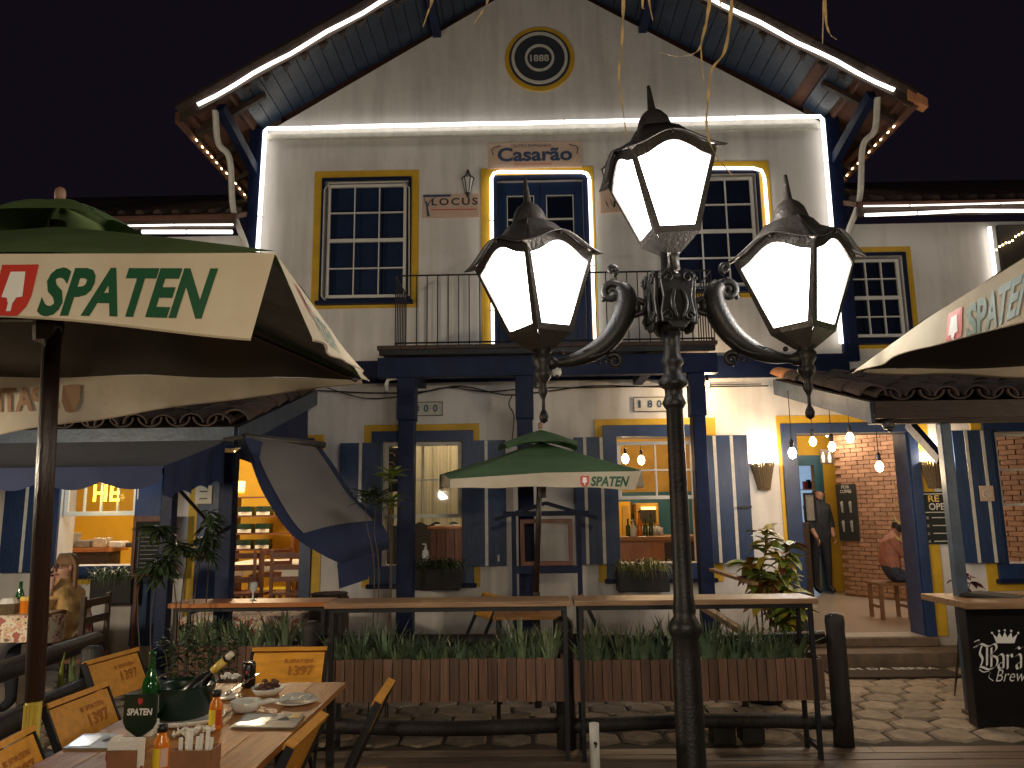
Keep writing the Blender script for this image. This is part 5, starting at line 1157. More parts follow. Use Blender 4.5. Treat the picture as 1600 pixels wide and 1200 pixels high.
for s_ in ([(1534.5,1008),(1531.0,1020),(1535.3,1030),(1531.9,1042)],[(1542.2,1010),(1542.2,1040)],[(1525.0,1012),(1532.7,1006),(1543.9,1010),(1554.2,1006),(1556.8,1014),(1547.4,1024)],[(1547.4,1024),(1557.7,1028),(1556.8,1040),(1545.6,1046),(1533.6,1042),(1526.7,1046)],[(1549.1,1012),(1549.1,1042)],
           [(1559.0,1026),(1563.4,1022),(1567.9,1026),(1567.9,1044)],[(1567.9,1034),(1560.5,1038),(1562.0,1045),(1569.4,1041)],[(1573.1,1023),(1574.5,1026),(1574.5,1045)],[(1574.5,1028),(1579.7,1022),(1581.9,1027)],[(1587.1,1026),(1591.6,1022),(1595.3,1026),(1595.3,1044)],[(1595.3,1034),(1588.6,1038),(1590.1,1045),(1596.7,1041)],[(1587.1,1014),(1590.8,1011),(1593.8,1014),(1597.5,1011)],[(1603.4,1026),(1608.6,1022),(1613.0,1028),(1612.3,1040),(1607.1,1046),(1602.7,1040),(1603.4,1026)]): pen([g(*p) for p in s_],.020,35)
for s_ in ([(1522,1003),(1530,1000),(1527,1008),(1521,1012)],[(1530,1046),(1537,1050),(1546,1048)]): pen([g(*p) for p in s_],.008,60,'flourish')
a0=g(1556,1065); put_text('Brew',F,a0[0],a0[1],.23,.085,'script_lettering','print_white',ct,off=-.01,shear=.45)
pen([g(1548,1050),g(1545,1058),g(1552,1064)],.006,45,'flourish')
cr=[(1557,1005),(1551,990),(1558,996),(1561,988),(1566,996),(1570,987),(1574,996),(1580,988),(1582,997),(1590,990),(1585,1005)]; MB().poly([Vector(F(*g(*p)))for p in cr]).build('crown_emblem','print_white',ct)
for px,py in ((1550,989),(1561,986),(1570,985),(1580,986),(1591,989)): p=Vector(F(*g(px,py))); MB().ball(p,(.009,.003,.009),6).build('crown_pearl','print_white',ct)
t=thing('wooden_plank','rough dark wooden slab lying on the beer counter','slab',(BX0+.8,6.3,zc2+.05)); MB().prism([W(1500,932,6.3),W(1600,942,6.2),W(1620,938,6.4),W(1530,928,6.5)],(0,0,.03)).build('slab','post_wood',t,bevel=.01)
# plant on the counter
def leafmesh(m,L=.1,Wd=.035,curl=.02):
    b=MB(); n=5; pr=[]
    for i in range(n+1):
        t=i/n; w=Wd*sin(pi*min(.98,t*.9+.08))**.8; pr.append((b.av((-w/2,L*t,-curl*t*t*2+w*.18)),b.av((0,L*t,-curl*t*t*2)),b.av((w/2,L*t,-curl*t*t*2+w*.18))))
    for i in range(n):
        for k in (0,1): b.af((pr[i][k],pr[i][k+1],pr[i+1][k+1],pr[i+1][k]))
    return mesh_of(b,m,True)
def lookR(dir_,roll=0):
    y_=Vector(dir_).normalized(); up=Vector((0,0,1)); 
    if abs(y_.z)>.95: up=Vector((1,0,0))
    x_=y_.cross(up).normalized(); z_=x_.cross(y_); return (Matrix((x_,y_,z_)).transposed()@Matrix.Rotation(roll,3,'Y')).to_4x4()
def leafy(name,label,base,stems,leaves,mats,L,Wd,group=None,rseed=1,droop=.2,single=True,stem_r=.006,cat='plant',tipbunch=0,spread=1):
    """stems: list of point lists; leaves around each; each leaf a part when large, else one foliage mesh"""
    rg=random.Random(rseed); t=thing(name,label,cat,base,group)
    ms=[leafmesh(m,1,Wd/L,.2) for m in mats]; fb=[MB() for m in mats]
    for s in stems:
        p=catmull(s,5); MB().tube(p,[stem_r*(1-.6*i/(len(p)-1)) for i in range(len(p))],5).build('stem','stem',t)
        n=leaves
        for i in range(n):
            u=(1-tipbunch)*rg.random()+tipbunch if tipbunch else .3+.7*i/n; u=min(.999,u+(rg.random()*.1)); x=u*(len(p)-1); k=int(x); q_=p[k].lerp(p[min(k+1,len(p)-1)],x-k)
            a=rg.random()*2*pi; e=rg.uniform(-.35,.75)+ (u-.6); dr=Vector((cos(a)*spread,sin(a)*spread,e-droop)); l=L*rg.uniform(.65,1.15); kk=rg.randrange(len(mats))
            mt=Matrix.Translation(q_)@lookR(dr,rg.uniform(-.4,.4))@Matrix.Scale(l,4)
            if single: inst(ms[kk],'leaf',t,mt)
            else:
                b=fb[kk]; me=ms[kk]; o0=len(b.v)
                for v in me.vertices: b.v.append(mt@v.co)
                for pl in me.polygons: b.f.append(tuple(o0+i_ for i_ in pl.vertices)); b.mi.append(0)
    if not single:
        for b,m in zip(fb,mats):
            if b.v: b.build('foliage',m,t,True)
    return t
# ---- grass clumps in the planters: one thing each
def clump(p,n,h,m,label,group,spread=.12,w=.012,rs=0,name='spider_plant'):
    rg=random.Random(rs); b=MB(); p=Vector(p)
    for i in range(n):
        a=rg.random()*2*pi; l=h*rg.uniform(.55,1.1); o=spread*rg.uniform(.2,1.2)*(l/h); dr=Vector((cos(a),sin(a)*.8,0)); bend=rg.uniform(.1,.75); s_=Vector((-sin(a),cos(a),0))*w*rg.uniform(.6,1.2); last=None
        for k in range(5):
            u=k/4; c=p+dr*(o*u**1.3+.035)+Vector((0,0,l*u-bend*l*.5*u*u*u)); ww=s_*(1-u)**.6*(.6 if k==0 else 1)
            r=(b.av(c-ww),b.av(c+ww)) if k<4 else (b.av(c),)
            if last: b.af((last[0],last[1],r[1],r[0]) if len(r)==2 else (last[0],last[1],r[0]))
            last=r
    o=b.build(name,m); tag(o,label,'plant',group); o.location=(0,0,0); return o
rg=random.Random(11)
def fill(x0,x1,y,z,xs,lab,hs,mm=('grass1','grass2'),grp='grassy plants in the planters'):
    for i,(u,h) in enumerate(zip(xs,hs)): clump((x0+(x1-x0)*u,y+rg.uniform(-.05,.05),z-.02),46,h*1.1,mm[i%2],lab,grp,.16,.0125,rs=i*7+int(x0*100))
zp=W(1000,1031,BY+.06).z-.03
U=[.02,.07,.12,.18,.23,.28,.33,.39,.44,.49,.55,.60,.66,.71,.77,.82,.88,.94]
fill(W(905,1000,BY+.2).x,W(1270,1000,BY+.2).x,BY+.22,zp,U,'spiky green plant clump in the right slatted planter',[.22,.31,.20,.30,.24,.28,.24,.33,.2,.18,.34,.22,.28,.3,.25,.21,.24,.2])
fill(W(520,1000,BY+.2).x,W(880,1000,BY+.2).x,BY+.22,zp,U,'spiky green plant clump in the slatted planter left of the middle post',[.28,.20,.30,.16,.35,.22,.26,.17,.29,.18,.20,.15,.20,.19,.30,.33,.24,.32])
fill(W(285,990,YB3+.2).x,W(480,990,YB3+.2).x,YB3+.22,W(380,1012,YB3).z-.02,[.0,.12,.24,.36,.48,.6,.72,.84,.97],'spiky green plant clump in the dark planter at the left',[.25,.28,.3,.24,.26,.22,.28,.3,.24])
# window boxes with drooping grass
def wbox(px0,px1,py0,py1,label,plab,m,cnt,hh,droopy=.14):
    q=fr(px0,py0,px1,py1,D-.3); t=thing('window_box',label,'planter',((q[0]+q[2])/2,D-.2,q[1])); MB().bb(q[0],D-.33,q[1],q[2],D-.06,q[3]).build('trough','planter_dark',t,bevel=.01)
    for x in (q[0]+.05,q[2]-.08): MB().bb(x,D-.06,q[1]-.03,x+.03,D-.001,q[3]).build('bracket','iron',t)
    for i in range(cnt): 
        x=q[0]+.05+(q[2]-q[0]-.1)*(i+.5)/cnt; rg2=random.Random(i+px0); b=MB()
        for k in range(34):
            a=rg2.random()*2*pi; L_=rg2.uniform(.5,1.1)*hh; p0=Vector((x+rg2.uniform(-.08,.08),D-.2+rg2.uniform(-.1,.05),q[3])); dr=Vector((cos(a),sin(a)*.7-.3,0)); s_=Vector((-sin(a),cos(a),0))*.009; last=None; rgk=rg2.uniform(.5,1.3)
            for j in range(6):
                u=j/5; c=p0+dr*L_*.85*u+Vector((0,0,L_*rgk*(1.9*u-1.9*u*u*(1+droopy)))); c.y=min(c.y,D-.02)
                ww=s_*(1-u*.9); r=(b.av(c-ww),b.av(c+ww))
                if last: b.af((last[0],last[1],r[1],r[0]))
                last=r
        tag(b.build('trailing_plant',m),plab,'plant','trailing plants in the window boxes')
wbox(966,1046,892,925,'dark window box full of yellow green grass under the bar window','yellow green trailing plant in the bar window box','variegated',5,.26)
wbox(645,720,888,922,'dark window box under the curtained window','dull green trailing plant under the curtained window','bush',5,.24)
wbox(142,206,905,943,'dark hanging trough under the window of the yellow room','pale green trailing plant under the window of the yellow room','sans',6,.27)
# croton by the entrance
def wp(*a): return W(*a)
cb_=W(1190,1000,6.9)
leafy('croton_bush','tall croton with yellow, green and maroon leaves left of the entrance',(cb_.x,6.9,0),[[(cb_.x,6.9,.2),W(1180,930,6.9),W(1195,870,6.85),W(1195,832,6.8)],[(cb_.x+.05,6.9,.2),W(1205,940,6.8),W(1222,890,6.8),W(1232,852,6.8)],[(cb_.x,6.9,.2),W(1190,950,6.9),W(1180,910,6.9),W(1172,880,6.9)],[(cb_.x,6.9,.2),W(1215,970,6.85),W(1222,930,6.8),W(1215,905,6.8)],[(cb_.x,6.9,.2),W(1225,980,6.7),W(1240,950,6.7),W(1238,925,6.7)]],58,['croton1','croton2','croton3','croton1'],.19,.085,rseed=4,stem_r=.010)
b_=W(1220,1005,7.0); t=thing('plant_pot','dark pot holding the croton','pot',(cb_.x,6.9,0)); MB().lathe([(.14,0),(.18,.22),(.19,.24),(.16,.24),(.15,.2)],(cb_.x,6.9,0),16).build('pot','planter_dark',t,True)
pb_=W(1500,935,6.75); leafy('purple_plant','small dark purple leaved plant behind the beer counter',(pb_.x,7.0,0),[[(pb_.x,7.0,.0),W(1500,925,7),W(1490,905,7)],[(pb_.x,7,.0),W(1506,920,7),W(1512,900,7)],[(pb_.x,7,0),W(1512,925,7),W(1524,912,7)]],12,['purple'],.10,.045,rseed=6)
# shrubs behind the left table: rubber-like bushes
sb=W(250,1010,5.9)
leafy('potted_shrub','loose shrub on thin stems before the chalkboard, drooping dark leaves',(sb.x,5.9,0),[[(sb.x-.05,5.9,0),W(215,930,5.8),W(245,880,5.7)],[(sb.x,5.9,0),W(236,960,5.8),W(262,870,5.7)],[(sb.x+.1,5.9,0),W(275,940,5.8),W(250,845,5.7),W(246,825,5.7)],[(sb.x+.1,5.9,0),W(284,930,5.8),W(292,870,5.8),W(276,850,5.7)]],60,['bush'],.15,.032,rseed=8,droop=.55,tipbunch=.72,single=False)
sb2=W(318,1010,6.2)
leafy('potted_shrub','taller shrub with leaves clustered high beside the left doorway',(sb2.x,6.1,0),[[(sb2.x-.05,6.1,0),W(305,920,6.05),W(322,850,6.0),W(330,800,6)],[(sb2.x,6.1,0),W(325,900,6.05),W(318,840,6.0)]],80,['bush'],.14,.028,rseed=9,droop=.55,tipbunch=.62,single=False)
sb3=W(600,1000,6.4)
leafy('dracaena','tall thin dracaena with bright rosettes beside the left balcony post',(sb3.x,6.5,0),[[(sb3.x,6.5,0),W(610,900,6.45),W(609,820,6.4),W(611,785,6.4)],[(sb3.x+.02,6.5,0),W(612,900,6.45),W(612,800,6.4),W(612,742,6.4)]],34,['croton1'],.15,.032,rseed=10,droop=-.2,tipbunch=.86,single=True)
leafy('dracaena','tall dark dracaena in front of the sagging blind',(sb3.x-.1,6.3,0),[[(sb3.x-.1,6.3,0),W(585,900,6.2),W(573,820,6.1),W(572,775,6.0)],[(sb3.x-.05,6.3,0),W(592,900,6.2),W(585,830,6.1),W(590,775,6.0)]],40,['bush'],.17,.022,rseed=12,droop=-.1,tipbunch=.85,single=False)
leafy('low_shrub','low dense shrub behind the bottles on the left table',(W(280,1040,5.4).x,5.4,0),[[(W(270+i*12,1100,5.4).x,5.4,0),W(262+i*16,1050,5.4),W(255+i*18+rg.uniform(-8,8),985+rg.uniform(-10,20),5.4)] for i in range(7)],60,['bush'],.07,.022,rseed=13,droop=.1,single=False)
# snake plants
def snake(px,py,d,n,h,lab,m):
    p=W(px,py,d); t=thing('snake_plant',lab,'plant',(p.x,d,0)); rg3=random.Random(px)
    for i in range(n):
        a=rg3.uniform(-.5,.5); x=p.x+rg3.uniform(-.12,.12); hh=h*rg3.uniform(.6,1); b=MB(); b.grid(lambda u,v:Vector((x+(u-.5)*.07*(1-v**3)+a*.18*v+.02*sin(v*6),d+rg3.uniform(0,0)+abs(u-.5)*.02-.06*v,.02+hh*v)),2,8); b.build('leaf',m if i else 'lime',t,True)
    MB().lathe([(.13,0),(.16,.18),(.14,.18)],(p.x,d,0),12).build('pot','planter_dark',t)
snake(95,1060,4.9,6,.78,'snake plant with one bright lime leaf behind the left chair','sans'); snake(152,1000,5.9,6,.75,'broad green snake plant behind the upper yellow chair','sans')
# ============================================================ people
def person(name,label,cat,J,E_,mats,loc,extra=None,group=None):
    """J: joint name -> (pos, radius, material index); E_: edges. one continuous skinned body"""
    names=list(J); idx={n:i for i,n in enumerate(names)}
    me=bpy.data.meshes.new('body'); me.from_pydata([J[n][0] for n in names],[(idx[a],idx[b]) for a,b in E_],[]); o=bpy.data.objects.new('body',me); COL.objects.link(o)
    sk=o.modifiers.new('k','SKIN'); 
    if not me.skin_vertices: me.skin_vertices.new() if hasattr(me.skin_vertices,'new') else None
    sv=me.skin_vertices[0].data
    for i,n in enumerate(names): r=J[n][1]; sv[i].radius=(r if isinstance(r,tuple) else (r,r)); sv[i].use_root=(i==0)
    o.modifiers.new('s','SUBSURF').levels=2
    bpy.context.view_layer.update(); m2=bpy.data.meshes.new_from_object(o.evaluated_get(bpy.context.evaluated_depsgraph_get())); bpy.data.objects.remove(o)
    for m in mats: m2.materials.append(M[m])
    _r=lambda q:(J[q][1] if not isinstance(J[q][1],tuple) else max(J[q][1]))
    seg=[(Vector(J[a][0]),Vector(J[b][0]),J[a][2],J[b][2],_r(a),_r(b)) for a,b in E_]
    for pl in m2.polygons:
        c=pl.center; best=(9,0)
        for a,b,ma,mb,ra,rb2 in seg:
            ab=b-a; t=max(0,min(1,(c-a).dot(ab)/max(1e-9,ab.length_squared))); rr_=ra+(rb2-ra)*t; dd=(a+ab*t-c).length-rr_
            if dd<best[0]: best=(dd,mb if t>.5 else ma)
        pl.material_index=best[1]; pl.use_smooth=True
    t=thing(name,label,cat,loc); body=bpy.data.objects.new('body',m2); COL.objects.link(body); body.parent=t; ORG[body.name]=Vector((0,0,0)); ORG[t.name]=Vector((0,0,0)); return t
def head_parts(t,hc,face,hairm,long_=False,bald=False,glasses=False):
    hc=Vector(hc); f=Vector(face).normalized(); s=Vector((-f.y,f.x,0))
    MB().tube([hc+f*.085+Vector((0,0,.015)),hc+f*.112+Vector((0,0,-.018)),hc+f*.095+Vector((0,0,-.028))],[.008,.013,.006],6).build('nose','skin',t,True)
    MB().tube([hc+f*.093-s*.022+Vector((0,0,-.052)),hc+f*.100+Vector((0,0,-.050)),hc+f*.093+s*.022+Vector((0,0,-.052))],.006,5).build('mouth','pinkshirt',t)
    for k in (-1,1):
        MB().ball(hc+f*.088+s*k*.032+Vector((0,0,.018)),.010,6).build('eye','print_dark',t); MB().ball(hc+s*k*.083+Vector((0,0,-.005)),(.014,.018,.028),8).build('ear','skin',t,True)
        if glasses: MB().tube([hc+f*.104+s*(k*.034+.024*cos(a*pi/5))+Vector((0,0,.018+.018*sin(a*pi/5))) for a in range(11)],.003,4).build('glasses_rim','iron',t)
    b=MB(); T=Matrix.Translation(hc-f*(.052 if long_ else .036)+Vector((0,0,.034))); b.T=T
    if bald:
        b.T=Matrix.Translation(hc-f*.045+Vector((0,0,-.02))); b._ball((0,0,0),(.078,.062,.05),12,7)
    else: b._ball((0,0,0),(.088,.088,.086),14,9)
    b.build('hair',hairm,t,True)
    if long_:
        b=MB()
        for i in range(26):
            a=-1.25+2.5*i/25; dr=-f*cos(a)*.085+s*sin(a)*.085; p0=hc+dr*.6+Vector((0,0,.11)); b.tube(catmull([p0,hc+dr*1.12+Vector((0,0,.03)),hc+dr*1.22+Vector((0,0,-.10)),hc+dr*1.15+Vector((.01*sin(i),0,-.24))],3),[.014,.016,.017,.018,.018,.018,.016,.014,.012,.006],5)
        b.build('long_hair',hairm,t,True)
def hand(t,w_,dir_,up=(0,0,1),m='skin'):
    w_=Vector(w_); d=Vector(dir_).normalized(); s=d.cross(Vector(up)).normalized(); u=s.cross(d)
    for k,(o,l) in enumerate(((-.028,.062),(-.010,.072),(.010,.068),(.027,.052))):
        p=w_+d*.075+s*o; MB().tube([w_+d*.04+s*o*.7,p,p+d*l*.5-u*.012,p+d*l*.8-u*.035],[.010,.0095,.008,.006],6).build('finger',m,t,True)
    MB().tube([w_+d*.015-s*.022,w_+d*.05-s*.045,w_+d*.085-s*.045-u*.01],[.012,.010,.007],6).build('thumb',m,t,True)
# standing man seen from behind-left, facing right into the hall
fp=W(1286,920,13.0); x=fp.x; y=13.0; z0=FL; H=1.72; k=H/1.75
def zz_(v): return z0+v*k
J={'pel':((x,y,zz_(.95)),(.19,.16),1),'wst':((x,y,zz_(1.12)),(.20,.17),1),'chs':((x+.0,y,zz_(1.33)),(.215,.16),1),'sho':((x,y,zz_(1.46)),(.13,.10),1),'nek':((x+.02,y,zz_(1.53)),.062,0),'hd1':((x+.045,y,zz_(1.60)),(.082,.09),0),'hd2':((x+.045,y,zz_(1.685)),(.084,.094),0),
 'sl':((x-.17,y-.03,zz_(1.42)),.068,1),'el':((x-.19,y-.08,zz_(1.16)),.058,1),'wl':((x-.12,y-.18,zz_(.95)),.034,0),'hl':((x-.10,y-.21,zz_(.90)),.035,0),
 'sr':((x+.17,y+.03,zz_(1.42)),.068,1),'er':((x+.215,y+.0,zz_(1.15)),.058,1),'wr':((x+.19,y-.12,zz_(.96)),.034,0),'hr':((x+.20,y-.15,zz_(.91)),.035,0),
 'tl':((x-.09,y,zz_(.84)),.10,2),'kl':((x-.10,y-.01,zz_(.48)),.072,2),'al':((x-.10,y+.01,zz_(.10)),.052,2),'fl':((x-.06,y-.10,zz_(.035)),.042,3),
 'tr':((x+.09,y,zz_(.84)),.10,2),'kr':((x+.10,y-.02,zz_(.48)),.072,2),'ar':((x+.11,y+.01,zz_(.10)),.052,2),'fr':((x+.16,y-.09,zz_(.035)),.042,3)}
Es=[('pel','wst'),('wst','chs'),('chs','sho'),('sho','nek'),('nek','hd1'),('hd1','hd2'),('sho','sl'),('sl','el'),('el','wl'),('wl','hl'),('sho','sr'),('sr','er'),('er','wr'),('wr','hr'),('pel','tl'),('tl','kl'),('kl','al'),('al','fl'),('pel','tr'),('tr','kr'),('kr','ar'),('ar','fr')]
man=person('person','man in a dark sweatshirt and trousers standing in the entrance hall','person',J,Es,['skin','darkshirt','trousers','bar_black'],(0,0,0))
head_parts(man,(x+.05,y,zz_(1.665)),(.75,-.5,0),'hair_dark',bald=True); hand(man,(x-.10,y-.19,zz_(.92)),(.2,-.5,-1),(1,0,0)); hand(man,(x+.20,y-.14,zz_(.93)),(0,-.4,-1),(1,0,0))
# seated person, pink shirt, back to us
x=W(1388,890,10.1).x; y=10.1; zs=FL+.46
J={'pel':((x,y,zs+.10),(.17,.14),2),'wst':((x+.01,y,zs+.25),(.16,.13),1),'chs':((x+.05,y,zs+.42),(.19,.13),1),'sho':((x+.09,y,zs+.54),(.12,.10),1),'nek':((x+.13,y,zs+.61),.055,0),'hd1':((x+.17,y,zs+.66),(.08,.085),3),'hd2':((x+.19,y,zs+.74),(.082,.09),3),
 'sl':((x+.02,y-.15,zs+.50),.062,1),'el':((x+.14,y-.2,zs+.30),.05,1),'wl':((x+.36,y-.16,zs+.32),.032,0),'sr':((x+.15,y+.15,zs+.50),.062,1),'er':((x+.24,y+.18,zs+.30),.05,1),'wr':((x+.42,y+.1,zs+.32),.032,0),
 'tl':((x+.08,y-.09,zs+.07),.09,2),'kl':((x+.42,y-.12,zs+.03),.072,2),'al':((x+.40,y-.12,zs-.36),.05,2),'fl':((x+.50,y-.14,zs-.42),.04,3),'tr':((x+.08,y+.09,zs+.07),.09,2),'kr':((x+.44,y+.1,zs+.03),.072,2),'ar':((x+.46,y+.1,zs-.36),.05,2),'fr':((x+.56,y+.1,zs-.42),.04,3)}
Es2=[e for e in Es if e[1] not in('hl','hr')]
sp_=person('person','person in a pink shirt and jeans seated on a stool inside the right door jamb','person',J,Es2,['skin','pinkshirt','jeans','hair_dark'],(0,0,0)); hand(sp_,(x+.36,y-.16,zs+.32),(1,0,0)); hand(sp_,(x+.42,y+.1,zs+.32),(1,0,0))
t=thing('wooden_stool','plain wooden stool under the seated person in the entrance hall','stool',(x-.02,y,FL)); MB().bb(x-.22,y-.19,zs-.05,x+.18,y+.19,zs-.015).build('seat','wood_dull',t,bevel=.005)
for a in (-.2,.14):
    for c in (-.17,.14): piece('leg','wood_dull',t,(x+a+.01,y+c+.01,(zs+FL)/2-.03),(.04,.04,zs-FL-.05))
    piece('stretcher','wood_dull',t,(x+a+.01,y,FL+.15),(.025,.3,.03))
# woman at the left table
x=W(112,900,6.7).x; y=6.7; zs=.47; hz=W(118,890,6.7).z
J={'pel':((x+.02,y,zs+.12),(.17,.14),1),'wst':((x+.0,y,zs+.27),(.15,.125),1),'chs':((x-.03,y,zs+.43),(.175,.125),1),'sho':((x-.05,y,zs+.545),(.12,.09),1),'nek':((x-.06,y,zs+.61),.05,0),'hd1':((x-.075,y-.01,zs+.665),(.074,.082),0),'hd2':((x-.07,y-.01,zs+.75),(.078,.088),0),
 'sl':((x-.07,y-.15,zs+.50),.058,1),'el':((x-.13,y-.22,zs+.27),.046,1),'wl':((x-.33,y-.14,zs+.38),.030,1),'hl':((x-.37,y-.12,zs+.41),.03,0),'sr':((x-.04,y+.15,zs+.50),.058,1),'er':((x-.15,y+.17,zs+.29),.046,1),'wr':((x-.33,y+.05,zs+.41),.03,1),'hr':((x-.37,y+.02,zs+.44),.03,0),
 'tl':((x-.06,y-.09,zs+.07),.088,2),'kl':((x-.38,y-.11,zs+.05),.068,2),'al':((x-.36,y-.1,zs-.34),.048,2),'fl':((x-.46,y-.1,zs-.42),.038,3),'tr':((x-.06,y+.09,zs+.07),.088,2),'kr':((x-.38,y+.1,zs+.05),.068,2),'ar':((x-.34,y+.1,zs-.34),.048,2),'fr':((x-.44,y+.1,zs-.42),.038,3)}
wm=person('person','woman with long light brown hair and a mustard jacket seated at the left table','person',J,Es,['skin','jacket','trousers','bar_black'],(0,0,0)); head_parts(wm,(x-.075,y-.01,zs+.72),(-.25,-.97,0),'hair',long_=True,glasses=True)
hand(wm,(x-.35,y-.13,zs+.40),(-.7,.4,.6)); hand(wm,(x-.35,y+.03,zs+.43),(-.7,-.3,.6))
MB().grid(lambda u,v:Vector((x-.175-.03*sin(u*pi),y-.09+.16*u,zs+.56-.22*v)),6,6).build('dark_top','darkshirt',wm,True)
wchair(x+.05,y,-pi/2,'dark wooden chair under the woman in the mustard jacket','darkwood')
p=W(78,915,6.5); t=thing('drinking_glass','tall glass with a pink drink held by the woman','glass',p); MB().lathe([(.025,-.08),(.034,.07),(.030,.07),(.022,-.07)],p,10).build('bowl','blouse',t,True)
tx=W(84,965,6.4).x-.38
t=thing('dining_table','outdoor dining table before the woman in the mustard jacket','table',(tx,6.5,0)); ztb=W(50,960,6.3).z
MB().bb(tx-1.1,6.15,ztb-.03,tx+.38,6.95,ztb).build('tabletop','cabinet',t)
for a in (-1.0,.30):
    for c in (6.22,6.86): piece('leg','darkwood',t,(tx+a,c,ztb/2-.02),(.06,.06,ztb))
c=thing('tablecloth','flowered cloth on the outdoor table before the woman','tablecloth',(tx,6.5,ztb))
def fn(u,v):
    px=-1.15+1.68*u; py=-.5+1.0*v; x_=max(-1.11,min(.39,px)); dx=max(0,px-.39); y_=max(-.41,min(.41,py)); dy=abs(py)-.41; dy=max(0,dy); return Vector((tx+x_+.02*(dx>0)*sin(v*20),6.55+y_,ztb+.008-dx*1.7-dy*2.2))
MB().grid(fn,30,20).build('cloth','floral',c,True)
p=W(30,945,6.4); p.z=ztb+.01
t=thing('beer_bottle','green beer bottle standing on the flowered cloth','bottle',p); MB().lathe([(.03,0),(.032,.13),(.013,.19),(.013,.24)],p,10).build('glass_body','bottle_green',t,True); MB().lathe([(.033,.04),(.033,.10)],p,10).build('label_band','print_white',t)
for i,(px,l) in enumerate(((14,'brown wicker bread basket on the flowered cloth'),(40,'small jar with a yellow lid on the flowered cloth'))):
    p=W(px,950,6.3); p.z=ztb+.01; t=thing(('bread_basket','jar')[i],l,('basket','jar')[i],p); MB().lathe([((.09,0),(.04,0))[i],((.11,.08),(.042,.10))[i]],p,10).build('body',('wicker','sauce_orange')[i],t); MB().lathe([((.08,.08),(.044,.10))[i],((.05,.12),(.044,.13))[i]],p,10).build(('napkin','lid')[i],('napkin','gold')[i],t)
# table with cloth behind the dark bar table
q=Wz(400,955,.78); q=W(395,957,7.3)
t=thing('dining_table','outdoor table with a flowered cloth behind the dark bar table','table',(q.x,7.3,0)); zt2=q.z; hw=.52
MB().bb(q.x-hw,6.95,zt2-.03,q.x+hw,7.75,zt2).build('tabletop','cabinet',t)
for a in (-hw+.05,hw-.05):
    for c in (7.0,7.7): piece('leg','darkwood',t,(q.x+a,c,zt2/2-.02),(.05,.05,zt2))
c=thing('tablecloth','pink and cream flowered cloth behind the dark bar table','tablecloth',(q.x,7.3,zt2))
def fn(u,v):
    px=-.72+1.44*u; py=-.62+1.24*v; x_=max(-hw-.01,min(hw+.01,px)); y_=max(-.41,min(.41,py)); dx=max(0,abs(px)-hw); dy=max(0,abs(py)-.41); return Vector((q.x+x_,7.35+y_,zt2+.008-max(dx,dy)+.004*sin(u*40)*(dx+dy)))
MB().grid(fn,30,30).build('cloth','floral',c,True)
# small yellow table and folding chairs behind the planters near the kiosk
def fchair(x,y,rot,label,print_=None,z=0):
    t=thing('folding_chair',label,'chair',(0,0,0),'yellow folding chairs')
    for s in (-1,1):
        MB().bar((s*.215,.20,.84),(s*.215,-.20,.0),.012,.03).build('leg','iron',t); MB().bar((s*.19,-.17,.44),(s*.19,.22,.0),.012,.03).build('leg','iron',t)
        MB().bar((s*.20,-.2,.43),(s*.20,.2,.43),.012,.022).build('seat_rail','iron',t)
    for i in range(3): piece('seat_slat','chairwood',t,(0,-.13+i*.125,.455),(.42,.118,.018))
    n=Vector((0,.84,-.40)).normalized(); 
    R=Matrix.Rotation(-math.atan2(.40,.84),3,'X')
    c=Vector((0,.155,.73)); 
    piece('back_panel','chairwood',t,c-Vector((0,.012,0)),(.405,.016,.20),R)
    piece('top_rail','chairwood',t,c+R@Vector((0,-.012,.112)),(.43,.035,.022),R)
    if print_:
        sg={'back':1,'front':-1}[print_]
        o=c+R@Vector((0,-.012+sg*.0105,0)); ux=R@Vector((-sg,0,0)); uz=R@Vector((0,0,1)); F=flat_fn(o,ux,uz)
        put_text('SPATEN',F,.01,.035,.13,.022,'lettering','chairprint',t,off=.02); put_text('1397',F,.01,-.035,.14,.055,'lettering','chairprint',t,off=.02); MB().poly([F(-.02,.035),F(-.004,.035),F(-.004,.057),F(-.02,.057)]).build('shield_mark','chairprint',t)
    t.location=(x,y,z); t.rotation_euler=(0,0,rot); return t
fchair(W(455,1036,4.62).x,4.42,.03,'folding chair at the head of the near table, back toward the planter','front')
fchair(-.82,3.52,-pi/2+.03,'folding chair on the right side of the near table, farther one'); fchair(-.99,2.93,-pi/2-.02,'folding chair on the right side of the near table, closer one')
fchair(-2.13,4.42,pi/2-.15,'folding chair on the left side of the near table, farthest of three','front'); fchair(-1.78,3.5,pi/2-.05,'folding chair on the left side of the near table, middle of three','front'); fchair(-1.62,2.78,pi/2+.1,'nearest of three folding chairs on the left side of the near table','front')
fchair(W(738,960,7.4).x,7.4,-pi/2+.4,'folding chair left of the small table under the small umbrella'); fchair(W(945,960,7.2).x,7.2,pi/2,'folding chair right of the small table under the small umbrella')
q=fr(780,955,868,975,6.7); t=thing('wooden_table','small wooden table behind the planter under the small umbrella','table',((q[0]+q[2])/2,6.8,0)); zt3=W(825,958,6.6).z
for i in range(4): piece('table_plank','tablewood',t,((q[0]+q[2])/2,6.45+i*.165,zt3-.012),(q[2]-q[0]+.08,.16,.024))
for x in (q[0],q[2]):
    for y in (6.4,6.92): piece('leg','iron',t,(x,y,zt3/2-.02),(.03,.03,zt3-.02))
